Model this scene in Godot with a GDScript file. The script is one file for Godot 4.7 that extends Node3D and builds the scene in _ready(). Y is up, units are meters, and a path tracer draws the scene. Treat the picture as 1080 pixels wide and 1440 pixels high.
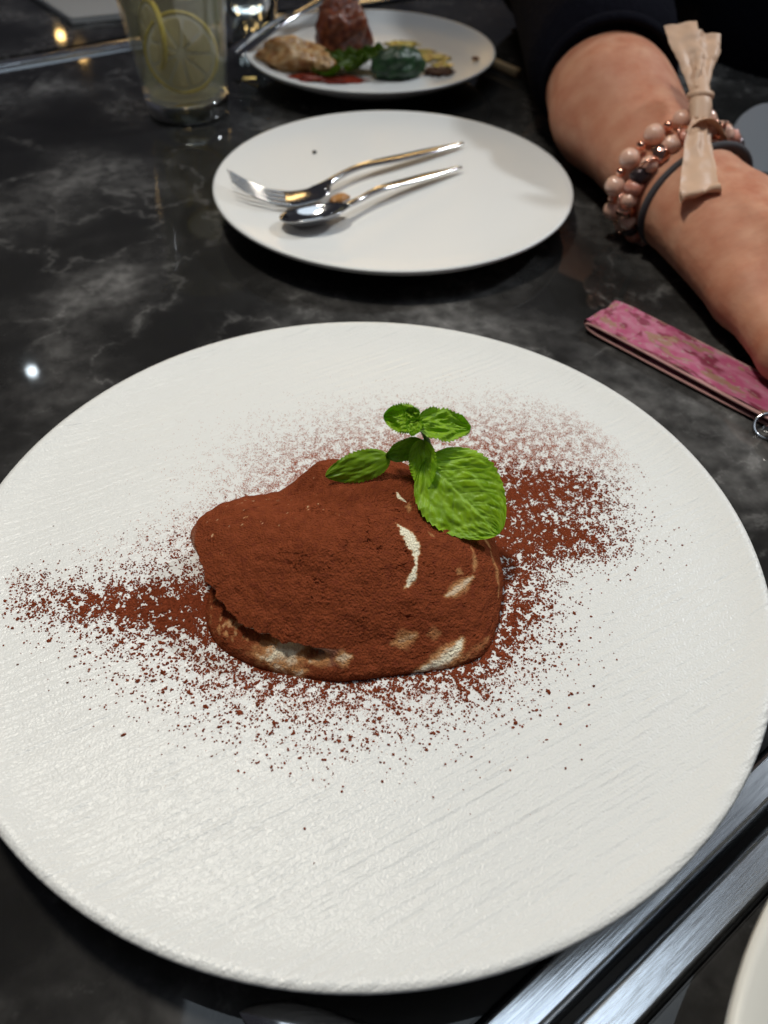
extends Node3D
# A dusted tiramisu on a white plate on a dark marble table. Metres, y up; the table top is y = 0.

const K := 0.79
const PLATE_Y := 0.0155
const PLATE_C := Vector3(-0.0058, 0, -0.1483)
var M := {}
var used := {}
var rng := RandomNumberGenerator.new()
var nz := FastNoiseLite.new()


# ------------------------------------------------------------------ helpers
func numbered(called: String) -> String:
	if not used.has(called):
		used[called] = 0
		return called
	used[called] += 1
	return "%s_%03d" % [called, used[called]]

func thing(called: String, label: String, category: String, at := Vector3.ZERO, group := "") -> Node3D:
	var o := Node3D.new()
	o.name = numbered(called)
	add_child(o)
	o.position = at
	tag(o, label, category, group)
	return o

func tag(o: Node, label: String, category: String, group := "") -> void:
	o.set_meta("label", label)
	o.set_meta("category", category)
	if group != "":
		o.set_meta("group", group)

func obj(called: String, mesh: Mesh, mat: Material, parent: Node = null) -> MeshInstance3D:
	var o := MeshInstance3D.new()
	o.mesh = mesh
	o.material_override = mat
	if parent == null:
		o.name = numbered(called)
		add_child(o)
	else:
		o.name = called
		parent.add_child(o, true)
	return o

func mat(color: Color, rough := 0.5, metal := 0.0) -> StandardMaterial3D:
	var m := StandardMaterial3D.new()
	m.albedo_color = color.linear_to_srgb()
	m.roughness = rough
	m.metallic = metal
	return m

func lin(r: float, g: float, b: float, a := 1.0) -> Color:
	return Color(r, g, b, a)

# a grid of (nu+1) x (nv+1) points; wraps share positions
func grid(p: PackedVector3Array, nu: int, nv: int, colors := PackedColorArray(), uvs := PackedVector2Array(), flip := false, close_u := false, close_v := false) -> ArrayMesh:
	var st := PackedInt32Array()
	var n := PackedVector3Array()
	n.resize(p.size())
	var w := nu + 1
	for j in nv:
		for i in nu:
			var a := j * w + i
			var b := a + 1
			var c := a + w
			var d := c + 1
			if flip:
				st.append_array([a, c, b, b, c, d])
			else:
				st.append_array([a, b, c, b, d, c])
			var f1 := (p[c] - p[a]).cross(p[b] - p[a])
			var f2 := (p[c] - p[b]).cross(p[d] - p[b])
			if flip:
				f1 = -f1
				f2 = -f2
			n[a] += f1
			n[b] += f1 + f2
			n[c] += f1 + f2
			n[d] += f2
	if close_u:
		for j in nv + 1:
			var s := n[j * w] + n[j * w + nu]
			n[j * w] = s
			n[j * w + nu] = s
	if close_v:
		for i in w:
			var s := n[i] + n[nv * w + i]
			n[i] = s
			n[nv * w + i] = s
	for i in n.size():
		n[i] = n[i].normalized() if n[i].length_squared() > 1e-30 else Vector3.UP
	var arr := []
	arr.resize(Mesh.ARRAY_MAX)
	arr[Mesh.ARRAY_VERTEX] = p
	arr[Mesh.ARRAY_NORMAL] = n
	arr[Mesh.ARRAY_INDEX] = st
	if colors.size():
		arr[Mesh.ARRAY_COLOR] = colors
	if uvs.size():
		arr[Mesh.ARRAY_TEX_UV] = uvs
	var m := ArrayMesh.new()
	m.add_surface_from_arrays(Mesh.PRIMITIVE_TRIANGLES, arr)
	return m

func join(meshes: Array, places: Array = []) -> ArrayMesh:
	var st := SurfaceTool.new()
	for i in meshes.size():
		st.append_from(meshes[i], 0, places[i] if i < places.size() else Transform3D())
	return st.commit()

func lathe(profile: Array, n := 96, uv_r := 0.0) -> ArrayMesh:
	var p := PackedVector3Array()
	var uv := PackedVector2Array()
	for q in profile:
		for i in n + 1:
			var a := TAU * i / n
			p.append(Vector3(q.x * cos(a), q.y, q.x * sin(a)))
			if uv_r > 0.0:
				uv.append(Vector2(0.5 + q.x * cos(a) / uv_r, 0.5 + q.x * sin(a) / uv_r))
	return grid(p, n, profile.size() - 1, PackedColorArray(), uv, true, true)

func smooth_path(pts: Array, per := 8) -> Array:
	var out := []
	for i in pts.size() - 1:
		var a: Vector3 = pts[maxi(i - 1, 0)]
		var b: Vector3 = pts[i]
		var c: Vector3 = pts[i + 1]
		var d: Vector3 = pts[mini(i + 2, pts.size() - 1)]
		for k in per:
			out.append(b.cubic_interpolate(c, a, d, float(k) / per))
	out.append(pts[-1])
	return out

func lerp_list(v: Array, t: float) -> float:
	var x := clampf(t, 0, 1) * (v.size() - 1)
	var i := mini(int(x), v.size() - 2)
	return lerpf(v[i], v[i + 1], x - i)

# sweep an elliptical / rounded section along a path; widths and heights are half sizes, square > 2 squares the section off
func sweep(pts: Array, widths: Array, heights: Array, up := Vector3.UP, sides := 14, square := 2.0, per := 8) -> ArrayMesh:
	var path := smooth_path(pts, per)
	var n := path.size()
	var p := PackedVector3Array()
	var uv := PackedVector2Array()
	for j in n:
		var t: Vector3 = (path[mini(j + 1, n - 1)] - path[maxi(j - 1, 0)]).normalized()
		var side := t.cross(up).normalized()
		var u := side.cross(t).normalized()
		var f := float(j) / (n - 1)
		var w := lerp_list(widths, f)
		var h := lerp_list(heights, f)
		for i in sides + 1:
			var a := TAU * i / sides
			var cx := signf(cos(a)) * pow(absf(cos(a)), 2.0 / square)
			var cy := signf(sin(a)) * pow(absf(sin(a)), 2.0 / square)
			p.append(path[j] + side * cx * w + u * cy * h)
			uv.append(Vector2(f, float(i) / sides))
	# end caps: pull an extra ring to the centre
	var q := PackedVector3Array()
	var quv := PackedVector2Array()
	for i in sides + 1:
		q.append(path[0])
		quv.append(Vector2(0, 0))
	q.append_array(p)
	quv.append_array(uv)
	for i in sides + 1:
		q.append(path[n - 1])
		quv.append(Vector2(1, 0))
	return grid(q, sides, n + 1, PackedColorArray(), quv, false, true)

# rounded box, centred
func rbox(size: Vector3, r: float, seg := 3) -> ArrayMesh:
	var p := PackedVector3Array()
	var nu := 4 * (seg + 1)
	var nv := 2 * seg + 1
	var h := size / 2 - Vector3(r, r, r)
	var rows := []
	for j in nv + 1:
		var k := j if j <= seg else j - 1
		var ph := -PI / 2 + PI / 2 * k / seg if j <= seg else PI / 2 * (k - seg) / seg
		rows.append([ph, -h.y if j <= seg else h.y])
	rows.insert(0, null)
	rows.append(null)
	for row in rows:
		for i in nu + 1:
			var ii := i % nu
			var c := ii / (seg + 1)
			var a := PI / 2 * (c + float(ii % (seg + 1)) / seg)
			var sx := [1, -1, -1, 1][c] as float
			var sz := [1, 1, -1, -1][c] as float
			if row == null:
				p.append(Vector3(0, (-1.0 if p.size() < nu + 1 else 1.0) * size.y / 2, 0))
			else:
				p.append(Vector3(sx * h.x + r * cos(row[0]) * cos(a), row[1] + r * sin(row[0]), sz * h.z + r * cos(row[0]) * sin(a)))
	return grid(p, nu, rows.size() - 1, PackedColorArray(), PackedVector2Array(), true, true)

# a prism of a flat outline with small bevelled top edge; outline in (x, z)
func slab(outline: PackedVector2Array, y0: float, y1: float, bevel := 0.0, uvs := 1.0) -> ArrayMesh:
	if Geometry2D.is_polygon_clockwise(outline):
		outline.reverse()
	var st := SurfaceTool.new()
	st.begin(Mesh.PRIMITIVE_TRIANGLES)
	var top := outline
	if bevel > 0.0:
		var off := Geometry2D.offset_polygon(outline, -bevel)
		if off.size() and off[0].size() == outline.size():
			top = off[0]
	st.set_smooth_group(-1)
	for layer in [[top, y1, true], [outline, y0, false]]:
		var pl: PackedVector2Array = layer[0]
		var tri := Geometry2D.triangulate_polygon(pl)
		for k in range(0, tri.size(), 3):
			var t := [tri[k], tri[k + 1], tri[k + 2]]
			var a: Vector2 = pl[t[0]]
			var b: Vector2 = pl[t[1]]
			var c: Vector2 = pl[t[2]]
			var cw := (b - a).cross(c - a) > 0.0
			if cw != layer[2]:
				t = [t[0], t[2], t[1]]
			for i in t:
				st.set_uv(pl[i] * uvs)
				st.add_vertex(Vector3(pl[i].x, layer[1], pl[i].y))
	var n := outline.size()
	var rings := [[outline, y0], [outline, y1 - bevel], [top, y1]] if bevel > 0.0 else [[outline, y0], [outline, y1]]
	for r in rings.size() - 1:
		for i in n:
			var k := (i + 1) % n
			var lo: PackedVector2Array = rings[r][0]
			var hi: PackedVector2Array = rings[r + 1][0]
			var q := [Vector3(lo[i].x, rings[r][1], lo[i].y), Vector3(lo[k].x, rings[r][1], lo[k].y), Vector3(hi[k].x, rings[r + 1][1], hi[k].y), Vector3(hi[i].x, rings[r + 1][1], hi[i].y)]
			for t in [0, 1, 2, 0, 2, 3]:
				st.set_uv(Vector2(q[t].x, q[t].z) * uvs)
				st.add_vertex(q[t])
	st.generate_normals()
	return st.commit()

# a lumpy rounded solid: a sphere stretched and pushed by noise
func lump(size: Vector3, rough: float, freq: float, seed_: int, n := 40, flat := 0.0) -> ArrayMesh:
	var fn := FastNoiseLite.new()
	fn.seed = seed_
	fn.frequency = freq
	fn.fractal_octaves = 3
	var p := PackedVector3Array()
	for j in n / 2 + 1:
		var ph := -PI / 2 + PI * j / (n / 2)
		for i in n + 1:
			var a := TAU * (i % n) / n
			var d := Vector3(cos(ph) * cos(a), sin(ph), cos(ph) * sin(a))
			var q := d * size * (1.0 + rough * fn.get_noise_3dv(d * 10.0))
			if flat > 0.0:
				q.y = maxf(q.y, -size.y * (1.0 - flat))
			p.append(q)
	return grid(p, n, n / 2, PackedColorArray(), PackedVector2Array(), true, true)

# surface nets of a signed field given by capsules [a, b, ra, rb, blend]
func field(p: Vector3, bones: Array) -> float:
	var d := 1e9
	for b in bones:
		var pa: Vector3 = p - b[0]
		var t := clampf(pa.dot(b[5]) * b[6], 0.0, 1.0)
		var e: float = (pa - b[5] * t).length() - lerpf(b[2], b[3], t)
		var k: float = b[4]
		var h := maxf(k - absf(d - e), 0.0)
		d = minf(d, e) - h * h * 0.25 / k
	return d

func nets(bones: Array, cell: float) -> ArrayMesh:
	var lo := Vector3.ONE * 1e9
	var hi := -lo
	for b in bones:
		b.append(b[1] - b[0])
		b.append(1.0 / maxf((b[1] - b[0]).length_squared(), 1e-12))
		var r := maxf(b[2], b[3]) + 3.0 * cell
		lo = lo.min(b[0] - Vector3.ONE * r).min(b[1] - Vector3.ONE * r)
		hi = hi.max(b[0] + Vector3.ONE * r).max(b[1] + Vector3.ONE * r)
	var nx := int((hi.x - lo.x) / cell) + 2
	var ny := int((hi.y - lo.y) / cell) + 2
	var nzz := int((hi.z - lo.z) / cell) + 2
	var v := PackedFloat32Array()
	v.resize(nx * ny * nzz)
	# in blocks: far ones get one value, near ones look only at the bones that reach them
	var bs := 6
	var half := bs * cell * 0.5
	var reach := half * 1.74 + cell
	for bz in range(0, nzz, bs):
		for by in range(0, ny, bs):
			for bx in range(0, nx, bs):
				var mid := lo + Vector3(bx, by, bz) * cell + Vector3.ONE * half
				var d0 := field(mid, bones)
				var near := []
				if absf(d0) <= reach:
					for q in bones:
						if field(mid, [q]) < d0 + 2.0 * reach + 0.03:
							near.append(q)
				for z in range(bz, mini(bz + bs, nzz)):
					for y in range(by, mini(by + bs, ny)):
						var row := (z * ny + y) * nx
						for x in range(bx, mini(bx + bs, nx)):
							v[row + x] = d0 if near.is_empty() else field(lo + Vector3(x, y, z) * cell, near)
	var idx := {}
	var pos := PackedVector3Array()
	for z in nzz - 1:
		for y in ny - 1:
			for x in nx - 1:
				var o := (z * ny + y) * nx + x
				if absf(v[o]) > 2.0 * cell:
					continue
				var c := [v[o], v[o + 1], v[o + nx], v[o + nx + 1], v[o + nx * ny], v[o + nx * ny + 1], v[o + nx * ny + nx], v[o + nx * ny + nx + 1]]
				var neg := 0
				for q in c:
					if q < 0.0:
						neg += 1
				if neg == 0 or neg == 8:
					continue
				var s := Vector3.ZERO
				var k := 0
				for e in [[0, 1], [2, 3], [4, 5], [6, 7], [0, 2], [1, 3], [4, 6], [5, 7], [0, 4], [1, 5], [2, 6], [3, 7]]:
					var a: float = c[e[0]]
					var b: float = c[e[1]]
					if (a < 0.0) != (b < 0.0):
						var t := a / (a - b)
						s += Vector3(e[0] & 1, (e[0] >> 1) & 1, e[0] >> 2).lerp(Vector3(e[1] & 1, (e[1] >> 1) & 1, e[1] >> 2), t)
						k += 1
				idx[o] = pos.size()
				pos.append(lo + (Vector3(x, y, z) + s / k) * cell)
	var tri := PackedInt32Array()
	var st3 := [1, nx, nx * ny]
	for o in idx:
		for ax in 3:
			var o2: int = o + st3[ax]
			if (v[o] < 0.0) == (v[o2] < 0.0):
				continue
			var u: int = st3[(ax + 1) % 3]
			var w: int = st3[(ax + 2) % 3]
			if not (idx.has(o - u) and idx.has(o - w) and idx.has(o - u - w)):
				continue
			var a: int = idx[o]
			var b: int = idx[o - u]
			var c: int = idx[o - u - w]
			var d: int = idx[o - w]
			if v[o] < 0.0:
				tri.append_array([a, c, b, a, d, c])
			else:
				tri.append_array([a, b, c, a, c, d])
	var nor := PackedVector3Array()
	var e := cell * 0.4
	for i in pos.size():
		var q := pos[i]
		var bones_near := bones.filter(func(bb): return field(q, [bb]) < 0.03)
		var g := Vector3(field(q + Vector3(e, 0, 0), bones_near) - field(q - Vector3(e, 0, 0), bones_near), field(q + Vector3(0, e, 0), bones_near) - field(q - Vector3(0, e, 0), bones_near), field(q + Vector3(0, 0, e), bones_near) - field(q - Vector3(0, 0, e), bones_near))
		g = g.normalized()
		pos[i] = q - g * field(q, bones_near)
		nor.append(g)
	var arr := []
	arr.resize(Mesh.ARRAY_MAX)
	arr[Mesh.ARRAY_VERTEX] = pos
	arr[Mesh.ARRAY_NORMAL] = nor
	arr[Mesh.ARRAY_INDEX] = tri
	var m := ArrayMesh.new()
	m.add_surface_from_arrays(Mesh.PRIMITIVE_TRIANGLES, arr)
	return m

func noise(seed_: int, freq: float, octaves := 4) -> FastNoiseLite:
	var f := FastNoiseLite.new()
	f.seed = seed_
	f.frequency = freq
	f.fractal_octaves = octaves
	return f

func texture(n: int, f: Callable, bytes := true) -> ImageTexture:
	var im := Image.create(n, n, false, Image.FORMAT_RGBA8 if bytes else Image.FORMAT_RF)
	for y in n:
		for x in n:
			im.set_pixel(x, y, f.call(x, y))
	return ImageTexture.create_from_image(im)


# ------------------------------------------------------------------ camera, light
func camera_and_light() -> void:
	var cam := Camera3D.new()
	cam.name = "camera"
	add_child(cam)
	cam.transform = Transform3D(Basis(Vector3(0.9997, 0.0172, -0.0182), Vector3(-0.0251, 0.6873, -0.726), Vector3(0, 0.7262, 0.6875)).orthonormalized(), Vector3(0, 0.18747, 0))
	var at := CameraAttributesPhysical.new()
	at.frustum_focal_length = 18.83
	at.frustum_near = 0.01
	at.frustum_far = 60.0
	at.frustum_focus_distance = 0.213
	at.exposure_aperture = 9.5
	cam.attributes = at
	cam.near = 0.01
	cam.far = 60.0
	cam.current = true
	var we := WorldEnvironment.new()
	we.name = "environment"
	var e := Environment.new()
	e.background_mode = Environment.BG_COLOR
	e.background_color = Color(0.035, 0.035, 0.042).linear_to_srgb()
	e.tonemap_mode = Environment.TONE_MAPPER_LINEAR
	e.tonemap_exposure = 1.04
	e.sdfgi_enabled = true
	e.ssao_enabled = true
	e.ssil_enabled = true
	we.environment = e
	add_child(we)
	# the down-light over the table that throws the main shadows, a little to the left of the plate
	spot("down_light", Vector3(-0.28, 1.25, -0.47), Vector3(0.00, 0.0, -0.13), 0.070, 0.80, Color(1.0, 0.975, 0.92), 23.0, "round white ceiling down-light above the left side of the table")
	# a second, weaker one to the right: the arm shades the small plate from it
	spot("down_light", Vector3(0.95, 0.95, -0.85), Vector3(0.05, 0.0, -0.36), 0.05, 0.66, Color(0.95, 0.98, 1.0), 24.0, "smaller white ceiling down-light to the right of the table")
	# the pale ceiling panel that the steel edging mirrors
	var panel := thing("ceiling_light_panel", "pale square light panel in the ceiling above the near edge of the table", "lamp", Vector3(0.15, 1.55, -0.20))
	var pm := mat(lin(0.7, 0.7, 0.7), 0.6)
	pm.emission_enabled = true
	pm.emission = Color(0.85, 0.93, 1.0)
	pm.emission_energy_multiplier = 0.8
	obj("light_diffuser", rbox(Vector3(1.0, 0.03, 0.7), 0.004), pm, panel).position.y = 0.02
	var a := AreaLight3D.new()
	a.name = "panel_light"
	a.area_size = Vector2(1.0, 0.7)
	a.area_normalize_energy = true
	a.light_energy = 0.20
	a.light_color = Color(0.91, 0.96, 1.0)
	a.area_range = 8.0
	a.shadow_enabled = true
	panel.add_child(a, true)
	a.transform = Transform3D(Basis.looking_at(Vector3(0, -1, 0), Vector3(0, 0, -1)), Vector3(0, -0.004, 0))
	# small lamps of the room, seen as gleams in the stone and the cutlery
	bulb(Vector3(-0.1352, 0, -0.2466) + Vector3(-0.4001, 0.5547, -0.7296) * 2.0, 0.0125, Color(0.80, 0.92, 1.0), 40.0, "small cool white lamp that gleams in the stone by the dessert plate")
	bulb(Vector3(-0.2404, 0, -0.6396) + Vector3(-0.3393, 0.2646, -0.9027) * 2.2, 0.012, Color(1.0, 0.62, 0.22), 22.0, "warm bulb across the room that gleams above the steel edge")
	bulb(Vector3(-0.2150, 0, -0.6032) + Vector3(-0.3223, 0.2809, -0.9040) * 2.2, 0.015, Color(1.0, 0.60, 0.20), 22.0, "larger warm bulb across the room that gleams below the steel edge")
	# a warm lit strip over the bar across the room, which gilds the cutlery
	var bar := thing("warm_light_strip", "long warm light strip above the bar across the room", "lamp", Vector3(0.02, 1.04, -2.45))
	var bm := mat(lin(0.7, 0.6, 0.4), 0.6)
	bm.emission_enabled = true
	bm.emission = Color(1.0, 0.64, 0.25).linear_to_srgb()
	bm.emission_energy_multiplier = 7.0
	obj("light_diffuser", rbox(Vector3(0.85, 0.07, 0.03), 0.008), bm, bar)
	obj("strip_housing", rbox(Vector3(0.90, 0.10, 0.03), 0.006), M.dark_metal, bar).position.z = -0.032
	var bl := AreaLight3D.new()
	bl.name = "strip_light"
	bl.area_size = Vector2(0.85, 0.07)
	bl.area_normalize_energy = true
	bl.light_energy = 0.03
	bl.light_color = Color(1.0, 0.64, 0.25).linear_to_srgb()
	bl.area_range = 8.0
	bl.shadow_enabled = true
	bar.add_child(bl, true)
	bl.transform = Transform3D(Basis.looking_at(Vector3(0, -0.35, 1), Vector3.UP), Vector3(0, 0, 0.03))
	var k := 0
	for p in [Vector3(-0.15, 0.42, -2.6), Vector3(0.75, 0.50, -2.5), Vector3(-0.75, 0.36, -2.6), Vector3(0.25, 0.30, -2.9)]:
		bulb(p, 0.075, Color(1.0, 0.64, 0.26), 11.0, ["warm hanging bulb straight across the room", "warm hanging bulb across the room to the right", "warm hanging bulb across the room to the left", "lowest warm bulb at the back of the room"][k])
		k += 1

func spot(called: String, at: Vector3, to: Vector3, r: float, energy: float, color: Color, angle: float, label: String) -> void:
	var t := thing(called, label, "lamp", at)
	t.basis = Basis.looking_at(to - at, Vector3.UP)
	var hood := obj("hood", lathe([Vector2(0, 0.06), Vector2(r * 1.1, 0.06), Vector2(r * 1.3, 0.05), Vector2(r * 1.3, -0.02), Vector2(r * 1.22, -0.02), Vector2(r * 1.15, 0.045), Vector2(0, 0.045)], 48), mat(lin(0.5, 0.5, 0.5), 0.5), t)
	hood.rotation.x = PI / 2
	var g := mat(lin(0.8, 0.8, 0.8), 0.5)
	g.emission_enabled = true
	g.emission = color
	g.emission_energy_multiplier = 8.0
	var disc := obj("glowing_disc", lathe([Vector2(0, 0.004), Vector2(r * 1.1, 0.004), Vector2(r * 1.1, 0), Vector2(0, 0)], 48), g, t)
	disc.rotation.x = PI / 2
	disc.position.z = -0.02
	var s := SpotLight3D.new()
	s.name = "lamp_light"
	s.light_color = color
	s.light_energy = energy
	s.light_size = r
	s.spot_range = 8.0
	s.spot_attenuation = 2.0
	s.spot_angle = angle
	s.spot_angle_attenuation = 1.0
	s.shadow_enabled = true
	s.position.z = -0.03 - r
	t.add_child(s, true)

func bulb(at: Vector3, r: float, color: Color, glow: float, label: String) -> void:
	var t := thing("hanging_bulb", label, "lamp", at, "small lamps of the room")
	var g := mat(lin(0.8, 0.8, 0.8), 0.5)
	g.emission_enabled = true
	g.emission = color.linear_to_srgb()
	g.emission_energy_multiplier = glow
	var sm := SphereMesh.new()
	sm.radius = r
	sm.height = 2 * r
	obj("bulb_glass", sm, g, t)
	var cap := obj("bulb_cap", lathe([Vector2(0, 0.03), Vector2(r * 0.5, 0.03), Vector2(r * 0.55, 0), Vector2(0, 0)], 24), M.dark_metal, t)
	cap.position.y = r * 0.9
	var l := OmniLight3D.new()
	l.name = "bulb_light"
	l.light_color = color.linear_to_srgb()
	l.light_energy = glow * r * r * 0.06
	l.light_size = r * 0.9
	l.omni_range = 9.0
	l.omni_attenuation = 2.0
	l.shadow_enabled = true
	t.add_child(l, true)


# ------------------------------------------------------------------ materials
func materials() -> void:
	M.dark_metal = mat(lin(0.05, 0.05, 0.05), 0.4, 0.8)
	# polished dark marble: smoky clouds, crisp pale veins, hairlines
	var n1 := noise(3, 0.0046, 5)
	n1.domain_warp_enabled = true
	n1.domain_warp_amplitude = 60.0
	n1.domain_warp_frequency = 0.006
	var n2 := noise(11, 0.0060, 4)
	n2.domain_warp_enabled = true
	n2.domain_warp_amplitude = 40.0
	n2.domain_warp_frequency = 0.012
	n2.domain_warp_fractal_octaves = 4
	var n3 := noise(23, 0.05, 4)
	var n4 := noise(29, 0.0028, 3)
	var n5 := noise(37, 0.014, 4)
	n5.domain_warp_enabled = true
	n5.domain_warp_amplitude = 25.0
	n5.domain_warp_frequency = 0.02
	var marble_at := func(x: int, y: int) -> Color:
		var cloud := clampf(0.5 + 0.85 * n1.get_noise_2d(x, y), 0, 1)
		var fine := n3.get_noise_2d(x, y)
		var big := clampf(0.5 + 1.1 * n4.get_noise_2d(x, y), 0, 1)
		var v2 := absf(n2.get_noise_2d(x, y))
		var v5 := absf(n5.get_noise_2d(x, y))
		var vein := exp(-v2 * v2 / 0.0005) * smoothstep(0.35, 0.75, big + 0.4 * fine) + 0.35 * exp(-v2 * v2 / 0.008) * big
		var hair := exp(-v5 * v5 / 0.0003) * smoothstep(0.45, 0.8, cloud)
		var a := 0.015 + 0.115 * pow(cloud, 3.0) * (0.35 + big) * (1.0 + 0.9 * fine) + 0.046 * vein * (1.0 + 0.9 * fine) + 0.032 * hair
		a = clampf(a, 0.004, 0.3)
		return Color(a * 1.03, a * 0.99, a * 0.96).linear_to_srgb()
	M.marble = mat(Color.WHITE, 0.035)
	M.marble.albedo_texture = texture(1200, marble_at)
	M.marble.uv1_offset = Vector3(0.37, 0.21, 0)
	M.marble.metallic_specular = 0.40
	# steel
	M.steel = mat(lin(0.50, 0.50, 0.51), 0.10, 1.0)
	var scratch := NoiseTexture2D.new()
	scratch.width = 512
	scratch.height = 512
	scratch.seamless = true
	scratch.noise = noise(5, 0.02, 5)
	M.brushed = mat(lin(0.70, 0.73, 0.77), 0.21, 1.0)
	M.brushed.heightmap_enabled = true
	M.brushed.heightmap_texture = scratch
	M.brushed.heightmap_scale = 0.003
	M.brushed.uv1_scale = Vector3(1.2, 6, 6)
	# glazed stoneware with parallel ridges like split slate; u runs along the ridges
	var r1 := noise(41, 0.028, 4)
	var r2 := noise(42, 0.11, 3)
	var r3 := noise(43, 0.015, 2)
	var ridge := func(x: int, y: int) -> Color:
		var along := x * 0.866 - y * 0.5
		var across := x * 0.5 + y * 0.866
		var amp := 0.65 + 0.6 * r3.get_noise_2d(x, y)
		var h := 0.5 + 0.36 * amp * r1.get_noise_2d(along * 0.06, across * 3.4) + 0.10 * r2.get_noise_2d(along * 0.35, across * 1.6) + 0.17 * r2.get_noise_2d(x * 3.1 + 900, y * 3.1)
		return Color(clampf(h, 0, 1), 0, 0)
	M.relief_white = mat(lin(0.79, 0.787, 0.765), 0.33)
	M.relief_white.heightmap_enabled = true
	M.relief_white.heightmap_texture = texture(1000, ridge, false)
	M.relief_white.heightmap_scale = 0.062
	M.relief_white.metallic_specular = 0.42
	M.white_glaze = mat(lin(0.72, 0.72, 0.71), 0.38)
	M.white_glaze.metallic_specular = 0.38
	M.rim_glaze = mat(lin(0.72, 0.70, 0.64), 0.3)
	# powder
	var pn := NoiseTexture2D.new()
	pn.width = 512
	pn.height = 512
	pn.seamless = true
	pn.noise = noise(8, 0.07, 5)
	M.cocoa = mat(Color.WHITE, 1.0)
	M.cocoa.vertex_color_use_as_albedo = true
	M.cocoa.metallic_specular = 0.12
	M.cocoa.heightmap_enabled = true
	M.cocoa.heightmap_texture = pn
	M.cocoa.heightmap_scale = 0.055
	M.cocoa.uv1_triplanar = true
	M.cocoa.uv1_scale = Vector3.ONE * 38.0
	M.grain = mat(Color.WHITE, 1.0)
	M.grain.vertex_color_use_as_albedo = true
	M.grain.metallic_specular = 0.1
	M.sponge = mat(lin(0.045, 0.022, 0.013), 0.9)
	M.cream = mat(lin(0.75, 0.68, 0.52), 0.55)
	M.cream.subsurf_scatter_enabled = true
	M.cream.subsurf_scatter_strength = 0.1
	# leaf
	M.leaf = mat(Color.WHITE, 0.42)
	M.leaf.vertex_color_use_as_albedo = true
	M.leaf.metallic_specular = 0.38
	M.leaf.backlight_enabled = true
	M.leaf.backlight = Color(0.55, 0.75, 0.12)
	M.stem = mat(lin(0.10, 0.16, 0.03), 0.45)
	# person
	M.skin = mat(lin(0.66, 0.365, 0.24), 0.55)
	M.skin.metallic_specular = 0.35
	M.skin.subsurf_scatter_enabled = true
	M.skin.subsurf_scatter_strength = 0.12
	var sk := NoiseTexture2D.new()
	sk.width = 512
	sk.height = 512
	sk.seamless = true
	sk.noise = noise(77, 0.03, 5)
	var skc := sk.duplicate()
	skc.noise = noise(78, 0.014, 5)
	var ramp := Gradient.new()
	ramp.set_color(0, Color(0.86, 0.70, 0.65))
	ramp.set_color(1, Color(1.0, 1.0, 1.0))
	skc.color_ramp = ramp
	M.skin.albedo_texture = skc
	M.skin.heightmap_enabled = true
	M.skin.heightmap_texture = sk
	M.skin.heightmap_scale = 0.035
	M.skin.uv1_triplanar = true
	M.skin.uv1_scale = Vector3.ONE * 9.0
	M.cloth = mat(lin(0.006, 0.006, 0.010), 0.95)
	M.cloth.metallic_specular = 0.15
	M.cloth.heightmap_enabled = true
	M.cloth.heightmap_texture = sk
	M.cloth.heightmap_scale = 0.08
	M.cloth.uv1_triplanar = true
	M.cloth.uv1_scale = Vector3.ONE * 12.0


# ------------------------------------------------------------------ table
func table_strip(a: Vector2, b: Vector2, w: float, side: float, crown := 0.0) -> ArrayMesh:
	# a steel edge strip from a to b, of width w towards side, its top edges rolled
	var d := (b - a).normalized()
	var n := Vector2(-d.y, d.x) * side
	var sec := [Vector2(0, -0.03), Vector2(0, -0.0012), Vector2(0.0003, -0.0004), Vector2(0.0009, 0.0004), Vector2(0.0014, 0.0007 + crown * 0.45), Vector2(0.0017, 0.0008 + crown * 0.55), Vector2(w * 0.35, 0.0008 + crown * 0.93), Vector2(w * 0.5, 0.0008 + crown), Vector2(w * 0.65, 0.0008 + crown * 0.93), Vector2(w - 0.0017, 0.0008 + crown * 0.55), Vector2(w - 0.0014, 0.0007 + crown * 0.45), Vector2(w - 0.0009, 0.0004), Vector2(w - 0.0003, -0.0004), Vector2(w, -0.0012), Vector2(w, -0.03)]
	var p := PackedVector3Array()
	var uv := PackedVector2Array()
	for s in sec:
		for k in 2:
			var q: Vector2 = (b if k else a) + n * s.x
			p.append(Vector3(q.x, s.y, q.y))
			uv.append(Vector2(k * a.distance_to(b) * 2.0, s.x * 40.0))
	return grid(p, 1, sec.size() - 1, PackedColorArray(), uv, side < 0.0)

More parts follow.
